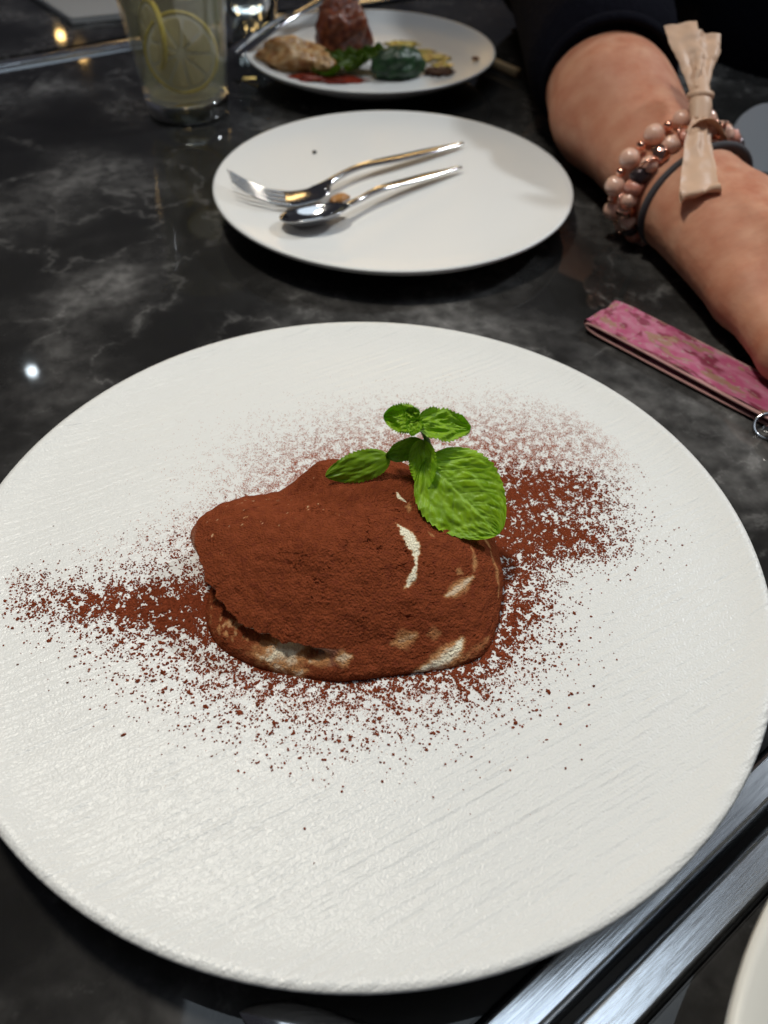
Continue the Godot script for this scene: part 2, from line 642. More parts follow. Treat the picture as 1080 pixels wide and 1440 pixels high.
func tables() -> void:
	var near_d := Vector2(0.783, -0.622)
	var near_n := Vector2(-0.622, -0.783)      # into our table
	var g0 := Vector2(0.0384, -0.0372)         # on the gap between the two tables
	var far_d := Vector2(0.826, -0.563)
	var far_n := Vector2(0.563, 0.826)
	var f0 := Vector2(-0.2649, -0.5852)
	var sw := 0.0092
	var a1 := g0 + near_n * 0.0012 - near_d * 0.55
	var a2 := g0 + near_n * 0.0012 + near_d * 0.47
	var b1 := f0 + far_n * 0.0065 - far_d * 0.50
	var b2 := f0 + far_n * 0.0065 + far_d * 0.62
	# our table
	var t := thing("marble_table", "black and grey marble table under the dessert plate, edged with steel", "table")
	obj("marble_top", slab(PackedVector2Array([a1 + near_n * (sw + 0.0003), a2 + near_n * (sw + 0.0003), b2 + far_n * 0.0003, b1 + far_n * 0.0003]), -0.03, 0.0, 0.0004, 1.0 / 0.62), M.marble, t)
	obj("steel_edge", table_strip(a1, a2, sw, -1.0), M.brushed, t)
	obj("steel_edge", table_strip(b2, b1, 0.0125, -1.0, 0.0024), M.brushed, t)
	var m := Vector2(0.05, -0.40)
	for c in [Vector2(-0.3, -0.05), Vector2(0.25, -0.45), Vector2(-0.5, -0.3), Vector2(0.05, -0.65)]:
		var l := obj("table_leg", rbox(Vector3(0.04, 0.70, 0.04), 0.004), M.dark_metal, t)
		l.position = Vector3(c.x, -0.382, c.y)
	# the table pushed up against it on the near side
	var c1 := g0 - near_n * 0.0012 - near_d * 0.55
	var c2 := g0 - near_n * 0.0012 + near_d * 0.80
	var t2 := thing("marble_table", "neighbouring marble table with a steel edge at the lower right", "table")
	obj("marble_top", slab(PackedVector2Array([c1 - near_n * (sw + 0.0003), c2 - near_n * (sw + 0.0003), c2 - near_n * 0.6, c1 - near_n * 0.6]), -0.03, 0.0, 0.0004, 1.0 / 0.55), M.marble, t2)
	obj("steel_edge", table_strip(c2, c1, sw, -1.0), M.brushed, t2)
	for k in 4:
		var q: Vector2 = (c1 if k % 2 else c2).lerp((c2 if k % 2 else c1), 0.1) - near_n * (0.06 if k < 2 else 0.54)
		var l := obj("table_leg", rbox(Vector3(0.04, 0.70, 0.04), 0.004), M.dark_metal, t2)
		l.position = Vector3(q.x, -0.382, q.y)
	# the table behind, on the far side of the steel edge
	var d1 := f0 - far_n * 0.0065 - far_d * 0.50
	var d2 := f0 - far_n * 0.0065 + far_d * 0.62
	var t3 := thing("marble_table", "marble table beyond the far steel edge, with the white napkin on it", "table")
	obj("marble_top", slab(PackedVector2Array([d1, d2, d2 - far_n * 0.5, d1 - far_n * 0.5]), -0.03, 0.0, 0.0004, 1.0 / 0.62), M.marble, t3)
	for k in 4:
		var q: Vector2 = (d1 if k % 2 else d2).lerp((d2 if k % 2 else d1), 0.1) - far_n * (0.06 if k < 2 else 0.44)
		var l := obj("table_leg", rbox(Vector3(0.04, 0.70, 0.04), 0.004), M.dark_metal, t3)
		l.position = Vector3(q.x, -0.382, q.y)
	var fl := obj("floor", slab(PackedVector2Array([Vector2(-4, -5), Vector2(4, -5), Vector2(4, 3), Vector2(-4, 3)]), -0.78, -0.732), mat(lin(0.03, 0.028, 0.026), 0.5))
	fl.set_meta("kind", "structure")


# ------------------------------------------------------------------ plates
func plates() -> void:
	var prof := [Vector2(0, 0.0), Vector2(0.062, 0.0), Vector2(0.066, 0.0012), Vector2(0.068, 0.0045), Vector2(0.085, 0.0085), Vector2(0.104, 0.0128), Vector2(0.1092, 0.0146), Vector2(0.1106, 0.0158), Vector2(0.1109, 0.0168), Vector2(0.1104, 0.0176), Vector2(0.1092, 0.0179), Vector2(0.1078, 0.0176), Vector2(0.1055, 0.0168), Vector2(0.102, 0.0161), Vector2(0.096, 0.0156)]
	for k in 12:
		prof.append(Vector2(0.096 * (1.0 - (k + 1) / 12.0), PLATE_Y))
	var big := thing("dessert_plate", "large round white plate with ridged glaze under the cocoa-dusted dessert", "plate", PLATE_C)
	obj("plate_body", lathe(prof, 160, 0.2218), M.relief_white, big)
	# the small plate with the fork and spoon
	var s := 0.0867 / 0.1106
	var p2 := []
	for q in [Vector2(0, 0), Vector2(0.06, 0), Vector2(0.064, 0.0012), Vector2(0.066, 0.004), Vector2(0.09, 0.009), Vector2(0.1075, 0.0142), Vector2(0.1106, 0.0166), Vector2(0.1112, 0.0180), Vector2(0.1105, 0.0189), Vector2(0.109, 0.0190), Vector2(0.106, 0.0182), Vector2(0.101, 0.0166), Vector2(0.09, 0.0148), Vector2(0.07, 0.0142), Vector2(0.04, 0.0140), Vector2(0, 0.0140)]:
		p2.append(q * s)
	var small := thing("side_plate", "plain white side plate with a used fork and spoon on it", "plate", Vector3(0.0005, 0, -0.3874))
	obj("plate_body", lathe(p2, 128), M.white_glaze, small)
	s = 0.0799 / 0.1106
	var p3 := []
	for q in [Vector2(0, 0), Vector2(0.06, 0), Vector2(0.064, 0.0012), Vector2(0.066, 0.004), Vector2(0.09, 0.012), Vector2(0.1075, 0.0205), Vector2(0.1106, 0.0230), Vector2(0.1112, 0.0242), Vector2(0.1105, 0.0250), Vector2(0.109, 0.0248), Vector2(0.104, 0.0226), Vector2(0.096, 0.0190), Vector2(0.086, 0.0166), Vector2(0.07, 0.0158), Vector2(0.04, 0.0156), Vector2(0, 0.0156)]:
		p3.append(q * s)
	var far := thing("dinner_plate", "white plate of leftover meat, greens and sauce at the back", "plate", Vector3(-0.0162, 0, -0.5722))
	obj("plate_body", lathe(p3, 128), M.white_glaze, far)
	# the rim of another plate cut off at the lower right corner
	var p4 := []
	for q in [Vector2(0, 0), Vector2(0.05, 0), Vector2(0.054, 0.003), Vector2(0.085, 0.012), Vector2(0.0985, 0.0195), Vector2(0.1000, 0.0212), Vector2(0.0995, 0.0226), Vector2(0.0975, 0.0230), Vector2(0.0935, 0.0216), Vector2(0.082, 0.0170), Vector2(0.06, 0.0148), Vector2(0, 0.0145)]:
		p4.append(q)
	var cor := thing("white_plate", "pale plate rim cut off at the lower right corner of the picture", "plate", Vector3(0.1528, 0, 0.0110))
	obj("plate_body", lathe(p4, 128), M.rim_glaze, cor)


# ------------------------------------------------------------------ dessert
const SHAPE := [
	[7.0, .049, .041, .0146], [21.0, .0505, .041, .0128], [33.0, .0523, .042, .0105], [43.0, .0521, .041, .0095], [66.0, .045, .036, .0095], [85.0, .0439, .036, .0095],
	[100.0, .0458, .0395, .0095], [114.0, .0476, .0415, .0098], [129.0, .0516, .0452, .0113], [144.5, .0552, .0482, .0128], [156.0, .0545, .0508, .0148], [167.0, .0520, .0525, .0175],
	[178.0, .049, .0535, .0195], [189.0, .048, .0492, .0205], [203.0, .045, .0415, .0208], [220.0, .041, .033, .0225], [244.0, .038, .028, .0250], [270.0, .037, .023, .0265], [295.0, .039, .0225, .0275], [320.0, .042, .030, .0250], [340.0, .0475, .038, .0178]]

func ring_value(th: float, col: int) -> float:
	var n := SHAPE.size()
	var i := 0
	while i < n and SHAPE[i][0] <= th:
		i += 1
	# between i-1 and i
	var t := []
	var v := []
	for k in [i - 2, i - 1, i, i + 1]:
		var w := floori(float(k) / n)
		t.append(SHAPE[posmod(k, n)][0] + 360.0 * w)
		v.append(SHAPE[posmod(k, n)][col])
	var h: float = t[2] - t[1]
	var u: float = (th - t[1]) / h
	var m1: float = (v[2] - v[0]) / (t[2] - t[0])
	var m2: float = (v[3] - v[1]) / (t[3] - t[1])
	return (2 * u ** 3 - 3 * u ** 2 + 1) * v[1] + (u ** 3 - 2 * u ** 2 + u) * h * m1 + (-2 * u ** 3 + 3 * u ** 2) * v[2] + (u ** 3 - u ** 2) * h * m2

# where the cocoa has rubbed off the cream: [points, half width, strength, raggedness]
const BARE := [
	[[Vector3(0.0033, 0.0361, -0.1401), Vector3(0.0051, 0.0356, -0.1386), Vector3(0.0070, 0.0347, -0.1356), Vector3(0.0083, 0.0336, -0.1324), Vector3(0.0086, 0.0324, -0.1292)], 0.0014, 1.00, 0.20, 0.0003351],
	[[Vector3(0.0086, 0.0324, -0.1292), Vector3(0.0078, 0.0313, -0.1265), Vector3(0.0063, 0.0303, -0.1241), Vector3(0.0043, 0.0291, -0.1219)], 0.0010, 1.00, 0.25, 0.0001710],
	[[Vector3(0.0028, 0.0367, -0.1506), Vector3(0.0040, 0.0364, -0.1484), Vector3(0.0059, 0.0357, -0.1475)], 0.0004, 1.00, 0.30, 0.0000368],
	[[Vector3(0.0059, 0.0356, -0.1461), Vector3(0.0074, 0.0352, -0.1460)], 0.0009, 0.55, 0.90, 0.0000262],
	[[Vector3(0.0133, 0.0331, -0.1375), Vector3(0.0111, 0.0340, -0.1394)], 0.0003, 0.40, 0.60, 0.0000180],
	[[Vector3(0.0162, 0.0269, -0.1236), Vector3(0.0193, 0.0267, -0.1261), Vector3(0.0231, 0.0264, -0.1302)], 0.0011, 0.75, 0.90, 0.0001942],
	[[Vector3(0.0231, 0.0264, -0.1302), Vector3(0.0239, 0.0275, -0.1345), Vector3(0.0230, 0.0288, -0.1386)], 0.0005, 0.50, 0.90, 0.0001147],
	[[Vector3(0.0184, 0.0290, -0.1306), Vector3(0.0204, 0.0279, -0.1301)], 0.0006, 0.50, 0.90, 0.0000220],
	[[Vector3(0.0031, 0.0216, -0.1125), Vector3(0.0058, 0.0218, -0.1135), Vector3(0.0086, 0.0224, -0.1148)], 0.0014, 0.60, 0.90, 0.0001349],
	[[Vector3(0.0118, 0.0221, -0.1152), Vector3(0.0145, 0.0219, -0.1158)], 0.0011, 0.28, 1.00, 0.0000519],
	[[Vector3(0.0089, 0.0164, -0.1080), Vector3(0.0140, 0.0174, -0.1093), Vector3(0.0185, 0.0190, -0.1125), Vector3(0.0204, 0.0200, -0.1152)], 0.0017, 1.00, 0.80, 0.0004370],
	[[Vector3(0.0185, 0.0166, -0.1100), Vector3(0.0279, 0.0177, -0.1180)], 0.0008, 0.35, 1.00, 0.0002432],
	[[Vector3(-0.0112, 0.0206, -0.1077), Vector3(-0.0089, 0.0209, -0.1083), Vector3(-0.0074, 0.0210, -0.1088)], 0.0013, 0.75, 0.90, 0.0000844],
	[[Vector3(-0.0173, 0.0188, -0.1086), Vector3(-0.0138, 0.0207, -0.1083), Vector3(-0.0125, 0.0215, -0.1086)], 0.0013, 0.70, 0.90, 0.0001143],
	[[Vector3(-0.0272, 0.0174, -0.1108), Vector3(-0.0246, 0.0167, -0.1089), Vector3(-0.0222, 0.0161, -0.1074)], 0.0018, 1.00, 0.60, 0.0001804],
	[[Vector3(-0.0338, 0.0179, -0.1140), Vector3(-0.0306, 0.0173, -0.1117), Vector3(-0.0278, 0.0165, -0.1094)], 0.0012, 0.60, 1.00, 0.0001579],
	[[Vector3(-0.0228, 0.0165, -0.1082), Vector3(-0.0203, 0.0161, -0.1069), Vector3(-0.0178, 0.0171, -0.1072)], 0.0010, 0.85, 0.80, 0.0000835],
	[[Vector3(0.0287, 0.0254, -0.1400), Vector3(0.0303, 0.0232, -0.1358), Vector3(0.0305, 0.0202, -0.1287)], 0.0005, 0.40, 0.80, 0.0002135],
	[[Vector3(0.0269, 0.0268, -0.1438), Vector3(0.0287, 0.0254, -0.1412)], 0.0005, 0.50, 0.80, 0.0000295]
]

func dessert() -> void:
	var nt := 640
	var ns := 250
	var nw := 130
	var hc := 0.0275
	var C := Vector2(-0.008, -0.178)
	var p := PackedVector3Array()
	var col := PackedColorArray()
	var fine := noise(101, 900.0, 3)
	var mid := noise(102, 190.0, 4)
	var crack := noise(103, 140.0, 3)
	var broad := noise(104, 60.0, 3)
	var patch := noise(105, 420.0, 4)
	var cosv := []
	var rb := []
	var rs := []
	var hh := []
	for i in nt + 1:
		var th := 360.0 * (i % nt) / nt
		cosv.append(Vector2(cos(deg_to_rad(th)), sin(deg_to_rad(th))))
		rb.append(ring_value(th, 1))
		rs.append(ring_value(th, 2))
		hh.append(ring_value(th, 3))
	var cocoa := Color(0.245, 0.060, 0.025)
	var cocoa_dark := Color(0.150, 0.036, 0.016)
	var cream := Color(0.95, 0.88, 0.68)
	var sponge := Color(0.06, 0.032, 0.02)
	for j in ns + nw + 1:
		for i in nt + 1:
			var th := 360.0 * (i % nt) / nt
			var cl := exp(-pow((th - 138.0) / 31.0, 4))
			var Rb: float = rb[i]
			var Rs: float = rs[i]
			var hs: float = hh[i]
			var r := 0.0
			var y := 0.0
			var w := 0.0
			if j <= ns:
				var s := float(j) / ns
				r = Rs * s
				y = hs + (hc - hs) * (1.0 - pow(s, 1.9))
			else:
				w = float(j - ns) / nw
				var sl := -(hc - hs) * 1.9 / Rs
				var L := maxf(hs * 0.55, 0.004)
				var d := 1.0 / sqrt(1.0 + sl * sl)
				var r1 := Rs + L * d * (1 - cl) - cl * 0.006
				var y1 := hs + L * d * sl * (1 - cl) - cl * 0.0035
				var r2 := Rb + 0.0018 * (1 - cl) - cl * 0.016
				var y2 := hs * (0.35 + 0.10 * cl)
				var k := 1.0 - w
				r = k * k * k * Rs + 3 * w * k * k * r1 + 3 * w * w * k * r2 + w * w * w * Rb
				y = k * k * k * hs + 3 * w * k * k * y1 + 3 * w * w * k * y2
				# under the torn lip: back into a hollow, then out again over the lower layer
				var hr := 0.0
				var hy := 0.0
				if w < 0.42:
					var u := w / 0.42
					hr = lerpf(Rs, minf(Rs, Rb) - 0.0125, u * u * (3 - 2 * u))
					hy = lerpf(hs, hs * 0.60, u) - hs * 0.14 * sin(PI * u)
				else:
					var u := (w - 0.42) / 0.58
					hr = lerpf(minf(Rs, Rb) - 0.0125, Rb, sin(u * PI / 2))
					hy = hs * 0.60 * (1.0 - u * u * u)
				r = lerpf(r, hr, cl)
				y = lerpf(y, hy, cl)
			# a ragged lip
			var near_lip := smoothstep(0.80, 1.0, float(j) / ns) if j <= ns else 1.0 - smoothstep(0.0, 0.22, w)
			r += cl * near_lip * (0.0020 * mid.get_noise_2d(cosv[i].x * 0.035, cosv[i].y * 0.035) + 0.0005 * patch.get_noise_2d(cosv[i].x * 0.04, cosv[i].y * 0.04))
			var q := Vector3(C.x + r * cosv[i].x, 0.0195 + y, C.y + r * cosv[i].y) * K
			# dents and folds of the blanket
			var keep := clampf(1.0 - w * 1.2, 0, 1) * smoothstep(0.0, 0.05, y)
			var top := smoothstep(0.0, 0.4, 1.0 - w)
			q.y -= 0.0056 * exp(-(Vector2((q.x + 0.0290) / 0.0095, (q.z + 0.1590) / 0.0125)).length_squared()) * top
			q.y += 0.0022 * exp(-(Vector2(q.x + 0.0165, q.z + 0.1600) / 0.006).length_squared()) * top
			q.y -= 0.0013 * exp(-pow((q.x - 0.004) / 0.0035, 2) - pow((q.z + 0.128) / 0.016, 2)) * top
			q.y += 0.0010 * exp(-pow((q.x + 0.018) / 0.014, 2) - pow((q.z + 0.131) / 0.004, 2)) * top
			var out := Vector3(cosv[i].x * (0.25 + w * 0.6), 1.0 - w * 0.8, cosv[i].y * (0.25 + w * 0.6)).normalized()
			var bump := 0.0008 * broad.get_noise_3dv(q) + 0.00045 * mid.get_noise_3dv(q)
			# short cracks in the powder
			var cr := absf(crack.get_noise_3dv(q * Vector3(1, 1, 2.2)))
			var c2 := smoothstep(0.035, 0.0, cr) * smoothstep(0.05, 0.35, mid.get_noise_3dv(q * 0.7 + Vector3(3, 3, 3)))
			bump -= 0.0006 * c2
			var f := fine.get_noise_3dv(q)
			bump += 0.00013 * f
			var edge := smoothstep(0.0, 0.12, 1.0 - w)
			q += out * bump * edge
			if w > 0.97:
				q.y = minf(q.y, 0.0158)
			p.append(q)
			# colour: powder, with bare cream where it has slid or rubbed off
			var tone := clampf(0.5 + 1.1 * mid.get_noise_3dv(q * 1.7) + 0.5 * f, 0, 1)
			var cc := cocoa_dark.lerp(cocoa, 0.45 + 0.55 * tone)
			var pn := patch.get_noise_3dv(q)
			var bare := 0.0
			for b in BARE:
				var pts: Array = b[0]
				if q.distance_squared_to(pts[0]) > b[4] * 1.6 + 0.00001:
					continue
				var dd := 1.0
				var at := 0.0
				for k in pts.size() - 1:
					var g: Vector3 = Geometry3D.get_closest_point_to_segment(q, pts[k], pts[k + 1])
					var e := g.distance_to(q)
					if e < dd:
						dd = e
						at = (k + g.distance_to(pts[k]) / maxf(1e-6, pts[k].distance_to(pts[k + 1]))) / (pts.size() - 1)
				var hw: float = (1.12 if b[3] < 0.5 else 1.05) * b[1] * (0.25 + 0.75 * sin(PI * clampf(at, 0.04, 0.96)))
				var soft: float = b[3]
				bare = maxf(bare, b[2] * (1.0 - smoothstep(hw * maxf(0.0, 1.0 - 1.3 * soft), hw * (1.0 + 1.5 * soft), dd + (pn * 0.5 + f * 0.4) * hw)))
			# the torn flank below the overhang
			if cl > 0.02 and j > ns:
				var inner := cl * smoothstep(0.01, 0.06, w) * (1.0 - smoothstep(0.50, 0.60, w + 0.20 * pn))
				cc = cc.lerp(cream.lerp(sponge, clampf(smoothstep(0.12, 0.24, w + 0.16 * pn) * 1.1 - 0.8 * smoothstep(122.0, 106.0, th), 0, 1)), inner)
				var low := cl * smoothstep(0.50, 0.58, w + 0.05 * pn) * (1.0 - smoothstep(0.80, 0.98, w + 0.1 * pn)) * clampf(1.25 * exp(-pow((th - 119.0 + 5.0 * pn) / 7.5, 2)) + 0.55 * smoothstep(0.25, 0.6, pn + 0.3 * exp(-pow((th - 145.0) / 7.0, 2))), 0, 1)
				low = clampf(low, 0, 1)
				cc = cc.lerp(Color(0.52, 0.25, 0.105), minf(low * 2.0, 1.0)).lerp(cream, maxf(low * 2.0 - 1.0, 0.0))
			# the bare rolled foot on the right
			if w > 0.90 and (th < 62.0 or th > 338.0):
				bare = maxf(bare, 0.42 * smoothstep(0.90, 0.95, w) * (1.0 - smoothstep(0.985, 1.0, w)) * smoothstep(-0.3, 0.2, pn))
			# crumbs that let single specks of cream through on the upper left
			if th > 165 and th < 235 and j < ns and pn > 0.52:
				bare = maxf(bare, smoothstep(0.52, 0.6, pn) * 0.6)
			bare = clampf(bare, 0, 1)
			cc = cc.lerp(Color(0.52, 0.25, 0.105), minf(bare * 2.0, 1.0)).lerp(cream, maxf(bare * 2.0 - 1.0, 0.0))
			col.append(cc)
	var t := thing("tiramisu", "scoop of tiramisu dusted all over with cocoa on the large plate", "dessert")
	obj("cream_blanket", grid(p, nt, ns + nw, col, PackedVector2Array(), false, true), M.cocoa, t)


# ------------------------------------------------------------------ powder
func powder() -> void:
	var r := RandomNumberGenerator.new()
	r.seed = 77
	var clump := noise(201, 260.0, 3)
	var clump2 := noise(202, 900.0, 2)
	# outline of the dessert's foot, to leave its inside empty
	var C := Vector2(-0.008, -0.178) * K
	var foot := []
	for i in 361:
		foot.append(ring_value(float(i % 360), 1) * K)
	# spots of dust: [x, z, along, across, turn in degrees, density]
	var coarse := [
		[-0.0500, -0.1262, 0.0080, 0.0042, 0.0, 11.0], [-0.0665, -0.1270, 0.0100, 0.0038, 2.0, 2.8], [-0.0840, -0.1282, 0.0110, 0.0046, 6.0, 0.62], [-0.0985, -0.1318, 0.0065, 0.0035, 10.0, 0.5],
		[-0.0650, -0.1180, 0.014, 0.006, -10.0, 0.32], [-0.0600, -0.1360, 0.015, 0.006, 20.0, 0.42], [-0.0440, -0.1530, 0.010, 0.006, 30.0, 0.6],
		[0.0470, -0.1738, 0.0095, 0.0046, 8.0, 5.5], [0.0450, -0.1535, 0.0095, 0.0042, 5.0, 5.5], [0.0330, -0.1590, 0.0028, 0.0120, 0.0, 4.5], [0.0300, -0.1180, 0.0030, 0.0100, -35.0, 2.5], [0.0610, -0.1700, 0.0045, 0.0050, 0.0, 0.9], [0.0600, -0.1525, 0.0050, 0.0040, 0.0, 1.0], [0.0530, -0.1630, 0.0120, 0.0090, 0.0, 0.62],
		[0.0385, -0.1630, 0.0070, 0.0110, 0.0, 3.2], [0.0375, -0.1420, 0.0045, 0.0100, 0.0, 1.3], [0.0420, -0.1330, 0.0070, 0.0110, 0.0, 0.20], [0.0320, -0.1080, 0.0120, 0.0060, 20.0, 0.10],
		[-0.0300, -0.0975, 0.017, 0.0060, -18.0, 0.22], [0.0060, -0.0960, 0.018, 0.0050, 8.0, 0.20], [-0.052, -0.1080, 0.012, 0.007, -30.0, 0.22]]
	var light := [
		[0.0040, -0.1880, 0.022, 0.008, 8.0, 0.75], [0.0320, -0.1890, 0.018, 0.007, 5.0, 0.85], [0.0040, -0.2010, 0.026, 0.009, 8.0, 0.30], [0.0400, -0.2020, 0.026, 0.009, 4.0, 0.34], [0.0720, -0.2030, 0.012, 0.008, 14.0, 0.30],
		[-0.0250, -0.1780, 0.013, 0.006, 20.0, 0.85], [-0.0430, -0.1600, 0.012, 0.006, 30.0, 0.62], [-0.0600, -0.1500, 0.014, 0.005, 20.0, 0.16], [-0.0280, -0.1880, 0.016, 0.006, 15.0, 0.22], [0.0560, -0.1860, 0.012, 0.008, 0.0, 0.5]]
	var places: Array[Transform3D] = []
	var tints: Array[Color] = []
	for pass_ in 4:
		var list: Array = [coarse, light, [[]], [[]]][pass_]
		for sp in list:
			var count: int = 26000 if pass_ == 2 else 60000 if pass_ == 3 else int(sp[5] * TAU * sp[2] * sp[3] * (9.0e6 if pass_ == 0 else 30.0e6))
			for n in count:
				var x := 0.0
				var z := 0.0
				var gap := 0.0
				if pass_ >= 2:
					# the skirt round the foot: wider towards the viewer
					var an := r.randf() * 360.0
					var front := clampf(0.5 + 0.5 * sin(deg_to_rad(an - 10.0)), 0, 1)
					if r.randf() > 0.35 + 0.65 * front:
						continue
					gap = -log(maxf(r.randf(), 1e-6)) * (lerpf(0.0012, 0.0034, front) if r.randf() < 0.78 else lerpf(0.0025, 0.0070, front)) - 0.0008
					var rr: float = foot[int(an)] + gap
					if pass_ == 3:
						rr += 0.0015 + 0.006 * r.randf()
					x = C.x + rr * cos(deg_to_rad(an))
					z = C.y + rr * sin(deg_to_rad(an))
				else:
					var a := r.randfn() * float(sp[2])
					var b := r.randfn() * float(sp[3])
					var tn := deg_to_rad(sp[4])
					x = sp[0] + a * cos(tn) + b * sin(tn)
					z = sp[1] - a * sin(tn) + b * cos(tn)
					var v := Vector2(x, z) - C
					gap = v.length() - foot[posmod(int(rad_to_deg(atan2(v.y, v.x))), 360)]
					if gap < -0.002:
						continue
				if Vector2(x - PLATE_C.x, z - PLATE_C.z).length() > 0.1035:
					continue
				if r.randf() > clampf(0.55 + 1.5 * clump.get_noise_2d(x, z) + 0.9 * clump2.get_noise_2d(x, z), 0.04, 1.0):
					continue
				var size := 0.0
				if pass_ == 3:
					size = r.randf_range(0.00005, 0.00010)
				elif pass_ != 1:
					size = 0.00017 + 0.00017 * pow(r.randf(), 3.0)
					if gap > 0.003 and r.randf() < 0.12 and z > -0.13:
						size *= 1.7
				else:
					size = r.randf_range(0.00007, 0.000135)
				var bs := Basis.from_euler(Vector3(r.randf_range(-0.4, 0.4), r.randf() * TAU, r.randf_range(-0.4, 0.4))) * Basis.from_scale(Vector3(size * r.randf_range(0.7, 1.5), size * r.randf_range(0.45, 0.8), size * r.randf_range(0.7, 1.3)))
				places.append(Transform3D(bs, Vector3(x, PLATE_Y + size * 0.3, z)))
				var t := r.randf_range(0.7, 1.15)
				tints.append(Color(0.230 * t, 0.052 * t, 0.022 * t) if pass_ % 2 == 0 else Color(0.44 * t, 0.135 * t, 0.070 * t))
	# lone specks farther out
	for q in [Vector2(0.0526, -0.1056), Vector2(0.0006, -0.0843), Vector2(0.0246, -0.0924), Vector2(-0.006, -0.088), Vector2(0.0202, -0.0873), Vector2(0.0733, -0.1624), Vector2(-0.0897, -0.1076), Vector2(-0.0948, -0.1539), Vector2(-0.076, -0.1029), Vector2(0.036, -0.098), Vector2(0.041, -0.112), Vector2(-0.09, -0.147), Vector2(0.07, -0.148)]:
		var size := r.randf_range(0.0002, 0.00042)
		places.append(Transform3D(Basis.from_euler(Vector3(0, r.randf() * TAU, 0)) * Basis.from_scale(Vector3(size, size * 0.6, size * 0.8)), Vector3(q.x, PLATE_Y + size * 0.3, q.y)))
		tints.append(Color(0.12, 0.034, 0.016))
	var st := SurfaceTool.new()
	st.begin(Mesh.PRIMITIVE_TRIANGLES)
	st.set_smooth_group(-1)
	var pts := [Vector3(1, 0.1, 0.1), Vector3(0.2, 0, 1.0), Vector3(-0.9, -0.1, 0.5), Vector3(-0.8, 0.1, -0.6), Vector3(0.3, 0, -1.0)]
	for i in 5:
		var a: Vector3 = pts[i]
		var b: Vector3 = pts[(i + 1) % 5]
		for f in [[Vector3(0.1, 1, 0), a, b], [Vector3(0, -1, 0.1), b, a]]:
			for v in f:
				st.add_vertex(v)
	st.generate_normals()
	var mm := MultiMesh.new()
	mm.transform_format = MultiMesh.TRANSFORM_3D
	mm.use_colors = true
	mm.mesh = st.commit()
	mm.instance_count = places.size()
	for i in places.size():
		mm.set_instance_transform(i, places[i])
		mm.set_instance_color(i, tints[i])
	var o := MultiMeshInstance3D.new()
	o.multimesh = mm
	o.material_override = M.grain
	o.name = "cocoa_powder"
	add_child(o)
	tag(o, "brown cocoa powder scattered over the large white plate round the dessert", "cocoa powder")
	o.set_meta("kind", "stuff")
	print("grains ", places.size())


# ------------------------------------------------------------------ mint
# a leaf blade from base to tip; n = its upper side, bend = droop of the tip, cup = how far the halves rise, wave = crinkle
func leaf_mesh(base: Vector3, tip: Vector3, up: Vector3, width: float, bend: float, cup: float, wave: float, seed_: int, tone := 1.0, twist := 0.0, relief := 1.0, teeth := 0.06) -> ArrayMesh:
	var nu := 110
	var nv := 72
	var d := tip - base
	var L := d.length()
	d = d.normalized()
	var side := d.cross(up).normalized()
	up = side.cross(d).normalized()
	var fn := noise(seed_, 1.0, 2)
	var cells := FastNoiseLite.new()
	cells.seed = seed_
	cells.noise_type = FastNoiseLite.TYPE_CELLULAR
	cells.cellular_return_type = FastNoiseLite.RETURN_DISTANCE2_SUB
	cells.frequency = 1.0
	cells.fractal_type = FastNoiseLite.FRACTAL_NONE
	var p := PackedVector3Array()
	var col := PackedColorArray()
	for j in nv + 1:
		var v := -1.0 + 2.0 * j / nv
		for i in nu + 1:
			var u := float(i) / nu
			var wp := width * 0.5 * pow(sin(PI * pow(u, 0.85)), 0.56) * (1.0 - 0.08 * u)
			# teeth on the margin point towards the tip
			var saw := fposmod(u * 15.0 + 0.4 * signf(v), 1.0)
			wp *= 1.0 + 2.0 * teeth * (saw - 0.5) * smoothstep(0.75, 1.0, absf(v)) * sin(PI * u)
			var across := v * wp
			# side veins leave the midrib forwards in arcs
			var av := absf(v)
			var s := (u - 0.30 * av - 0.08 * av * av) * 6.5 + (0.45 if v > 0 else 0.0)
			var ph := absf(fposmod(s, 1.0) - 0.5) * 2.0
			var vein := smoothstep(0.86, 1.0, ph) * smoothstep(1.0, 0.75, av)
			var rib := exp(-pow(across / (width * 0.016), 2))
			var cl := cells.get_noise_2d(s * 1.6 + 7.0 * signf(v), av * 3.4)
			var net := smoothstep(-0.62, -0.93, cl)
			var puff := (1.0 - ph * ph) * (1.0 - rib) * smoothstep(1.0, 0.8, av)
			var h := width * relief * (0.004 * puff + 0.007 * smoothstep(-1.0, -0.4, cl) - 0.006 * vein - 0.004 * net - 0.014 * rib + 0.012 * fn.get_noise_2d(u * 6.0, v * 5.0))
			h += wave * width * 0.5 * fn.get_noise_2d(u * 2.2 + 40.0, v * 1.4) * smoothstep(0.0, 0.3, u)
			h += wave * width * 0.06 * sin(u * 26.0) * av * av
			var a := twist * u
			var c2 := side * cos(a) + up * sin(a)
			var n2 := up * cos(a) - side * sin(a)
			var along := u * L
			var q := base + d * along + c2 * across + n2 * (h + cup * width * v * v - cup * width * 0.3)
			q -= up * bend * L * (u * u - 0.15 * u)
			p.append(q)
			var light := 0.8 * vein + 0.8 * rib + 0.55 * net
			var g := Color(0.225, 0.420, 0.010).lerp(Color(0.350, 0.580, 0.020), clampf(0.5 + 0.9 * fn.get_noise_2d(u * 3.0, v * 3.0 + 9.0), 0, 1))
			g = g.lerp(Color(0.34, 0.55, 0.09), clampf(light, 0, 1) * 0.6)
			col.append(Color(g.r * tone, g.g * tone, g.b * tone))
	return grid(p, nu, nv, col, PackedVector2Array(), true)

